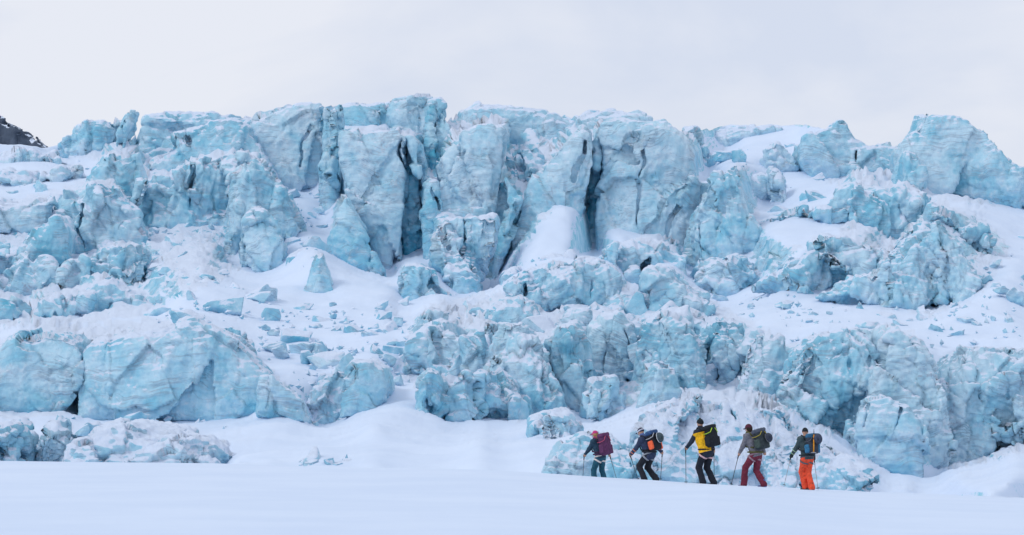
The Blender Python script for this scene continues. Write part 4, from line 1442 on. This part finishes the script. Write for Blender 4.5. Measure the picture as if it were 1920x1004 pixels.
def on_pack(fr, l, b, u):
    return fr['basew'] + fr['pc'] + fr['left'] * l + fr['back'] * b + fr['spine'] * u


def helmet_thing(pos, axis, r, mat, label, rimmat):
    root = add('climbing_helmet', None, loc=pos, label=label, cat='helmet')
    ax = unit(axis)
    e1 = unit(np.cross(ax, (0, 0, 1.0)))
    A = np.stack([e1, np.cross(ax, e1), ax])

    def shell(p):
        f = ell(p, (0, 0, 0), A, (r, r * 1.2, r * .95))
        f = np.maximum(f, -ell(p, -ax * .03, A, (r * .88, r * 1.08, r * .85)))
        f = np.maximum(f, -(p @ ax) - r * .25)
        for e in (-1, 1):
            f = np.maximum(f, -ell(p, A[0] * e * r * .5 + A[1] * r * .3 + ax * r * .75, A, (r * .12, r * .35, r * .3)))
        return f
    add('shell', sdf_mesh('shell', shell, [-r * 1.4] * 3, [r * 1.4] * 3, .011, mat), root)
    tube('rim', [-ax * r * .24 + A[0] * r * .97 * math.cos(t) + A[1] * 1.16 * r * math.sin(t) for t in np.linspace(0, 2 * math.pi, 19)], .012, rimmat, root, 6)
    tube('chin_strap', [-ax * r * .2 + A[0] * r * .9, -ax * r * .55 + A[0] * r * .6, -ax * r * .75, -ax * r * .55 - A[0] * r * .6, -ax * r * .2 - A[0] * r * .9], .008, rimmat, root, 6)
    return root


P1 = person(dict(key='a', d=85.8, H=1.66, foot=(1125, 912), turn=42, pelvis=(1126, 857, 0), neck=(1119, 826, .03), head=(1116.5, 815.5, .05), nod=-.25,
    handL=(1090, 864, .10), handR=(1146, 858, .28), footL=(1115, 906, -.05), footR=(1136, 907, .12), tipL=(1092.5, 906, .12), tipR=(1158, 905, .1),
    poleL='black ski pole planted by the skier in the pink cap, further from the line', poleR='pale ski pole trailing behind the skier in the pink cap', shaft=(.10, .11, .13),
    label='skier in pink cap and dark teal clothes leading the line', hat='cap',
    col=dict(jacket=(.018, .05, .085), trousers=(.012, .085, .13), harness=(.75, .66, .62), boot=(.03, .03, .035), sole=(.02, .02, .02), hat=(.52, .05, .20), hair=(.36, .22, .09), scarf=(.45, .05, .16)),
    pack=dict(c=(1130, 835), half=(.18, .12, .29), col=(.10, .03, .09), trim=(.55, .10, .18), lid=(.12, .035, .105), strap=(.07, .03, .075), label='tall purple backpack with pink straps on the leading skier')))
P2 = person(dict(key='b', d=82.8, H=1.80, foot=(1220, 905), turn=40, pelvis=(1219, 852, 0), neck=(1209, 822, .05), head=(1202.5, 811, .09), nod=-.5,
    handL=(1181, 856, .05), handR=(1243, 850, .32), footL=(1208, 899, -.05), footR=(1231, 899, .12), tipL=(1198, 903, .12), tipR=(1240, 903, .5),
    poleL='dark ski pole held out in the bare hand of the orange trimmed skier', poleR='dark ski pole half hidden behind the orange trimmed skier', 
    label='skier in slate blue top with white banded cap, second in line', hat='cap', hem=-.16,
    col=dict(jacket=(.03, .045, .095), trousers=(.012, .016, .024), harness=(.30, .32, .36), boot=(.015, .015, .02), sole=(.01, .01, .01), hat=(.03, .035, .07), band=(.62, .66, .78), cuff=(.75, .22, .12), scarf=(.10, .16, .36)),
    pack=dict(c=(1225, 827), half=(.19, .115, .26), col=(.012, .015, .022), trim=(.5, .52, .56), lid=(.03, .08, .2), side=(.85, .13, .05), strap=(.015, .018, .025), label='black backpack with bright orange side pockets, second in line')))
helmet_thing(on_pack(P2, -.02, .22, .06), P2['back'] - .15 * P2['left'], .125, cm('helm_grey', (.05, .075, .09)), 'grey helmet strapped on the black and orange backpack', cm('helm_rim', (.55, .58, .62)))
P3 = person(dict(key='c', d=78.0, H=1.84, foot=(1330, 911.5), turn=48, pelvis=(1326, 848, 0), neck=(1316, 807.5, .03), head=(1313.5, 795, .05), nod=-.05, yaw=-.25,
    handL=(1284, 846, .12), handR=(1342, 852, .30), footL=(1318, 905, -.04), footR=(1339, 905, .10), tipL=(1287, 909, .15), tipR=(1341.5, 909, .45),
    poleL='dark ski pole held well ahead by the skier in the yellow jacket', poleR='dark ski pole behind the legs of the skier in yellow',
    label='tall skier in yellow and black jacket with dark bobble beanie', hat='beanie', hem=-.16,
    col=dict(jacket=(.016, .026, .045), panel=(.85, .44, .012), trousers=(.010, .014, .024), harness=(.62, .40, .42), boot=(.02, .02, .025), sole=(.3, .3, .32), hat=(.008, .016, .022), scarf=(.02, .03, .05)),
    pack=dict(c=(1337, 820), half=(.16, .13, .26), col=(.010, .014, .019), trim=(.45, .70, .06), strap=(.012, .014, .02), label='black backpack with lime green straps on the skier in yellow')))
P4 = person(dict(key='d', d=79.0, H=1.82, foot=(1415, 914.5), turn=44, pelvis=(1418, 853, 0), neck=(1408, 815, .04), head=(1405, 804.5, .08), nod=-.3,
    handL=(1384.5, 856, .08), handR=(1440, 858, .30), footL=(1395, 908, .05), footR=(1432, 908.5, -.05), tipL=(1371, 912.5, .10), tipR=None,
    poleL='dark ski pole slanting ahead of the skier in maroon trousers', label='skier in grey top and maroon trousers with maroon hat, fourth in line', hat='cap',
    col=dict(jacket=(.17, .17, .20), trousers=(.16, .022, .045), harness=(.33, .22, .27), boot=(.10, .13, .32), sole=(.6, .62, .68), hat=(.085, .018, .038), hair=(.03, .02, .015)),
    pack=dict(c=(1427, 825), half=(.18, .13, .25), col=(.03, .042, .05), trim=(.42, .34, .06), lid=(.07, .085, .12), side=(.05, .075, .07), strap=(.10, .10, .03), label='bulky dark patterned backpack on the skier in maroon trousers')))
helmet_thing(on_pack(P4, -.05, .25, .02), P4['back'] + .2 * P4['spine'], .11, cm('helm_dark', (.035, .045, .07)), 'dark helmet hanging on the bulky patterned backpack', cm('helm_rim2', (.12, .13, .15)))
P5 = person(dict(key='e', d=81.0, H=1.78, foot=(1516, 919.5), turn=58, pelvis=(1514, 859, 0), neck=(1511, 821.5, .04), head=(1511, 811, .10), nod=-.35, yaw=-.6,
    handL=(1481, 862, .12), handR=(1531, 874, .28), footL=(1511, 913, .12), footR=(1522, 914.5, -.06), tipL=(1470.5, 914, .15), tipR=(1534.5, 920, .05),
    poleL='pale ski pole in the gloved hand of the last skier', poleR='pale ski pole at the far side of the last skier', shaft=(.38, .40, .43),
    label='last skier in bright orange trousers and green grey jacket', hat='cap',
    col=dict(jacket=(.045, .075, .085), trousers=(.78, .085, .035), harness=(.11, .12, .13), boot=(.06, .06, .06), sole=(.55, .56, .42), hat=(.015, .02, .025), glove=(.012, .02, .022), cuff=(.35, .5, .3)),
    pack=dict(c=(1529, 838), half=(.17, .11, .25), col=(.035, .045, .065), trim=(.10, .12, .15), side=(.03, .16, .30), lid=(.03, .13, .24), strap=(.02, .03, .04), label='slate backpack with blue side worn by the last skier')))
helmet_thing(on_pack(P5, -.07, .20, .16), P5['back'] + .1 * P5['spine'], .13, cm('helm_slate', (.045, .06, .10)), 'round slate helmet fixed on the last skier backpack', cm('helm_rim3', (.04, .04, .05)))
ax_root = add('ice_axe', None, loc=on_pack(P5, .10, .165, -.22), label='ice axe with yellow shaft strapped to the last backpack', cat='ice axe')
u5, l5, b5 = P5['spine'], P5['left'], P5['back']
tube('shaft', [np.zeros(3), u5 * .50 - l5 * .07], .019, cm('axe_yellow', (.75, .30, .02), rough=.45), ax_root)
tube('spike', [u5 * .50 - l5 * .07, u5 * .66 - l5 * .09], [.016, .005], cm('axe_black', BLACK, rough=.4), ax_root)
tube('pick', [-u5 * .01 + l5 * .09 - b5 * .01, u5 * .0, -u5 * .02 - l5 * .09], [.006, .016, .012], cm('axe_steel', (.35, .36, .38), rough=.35), ax_root)
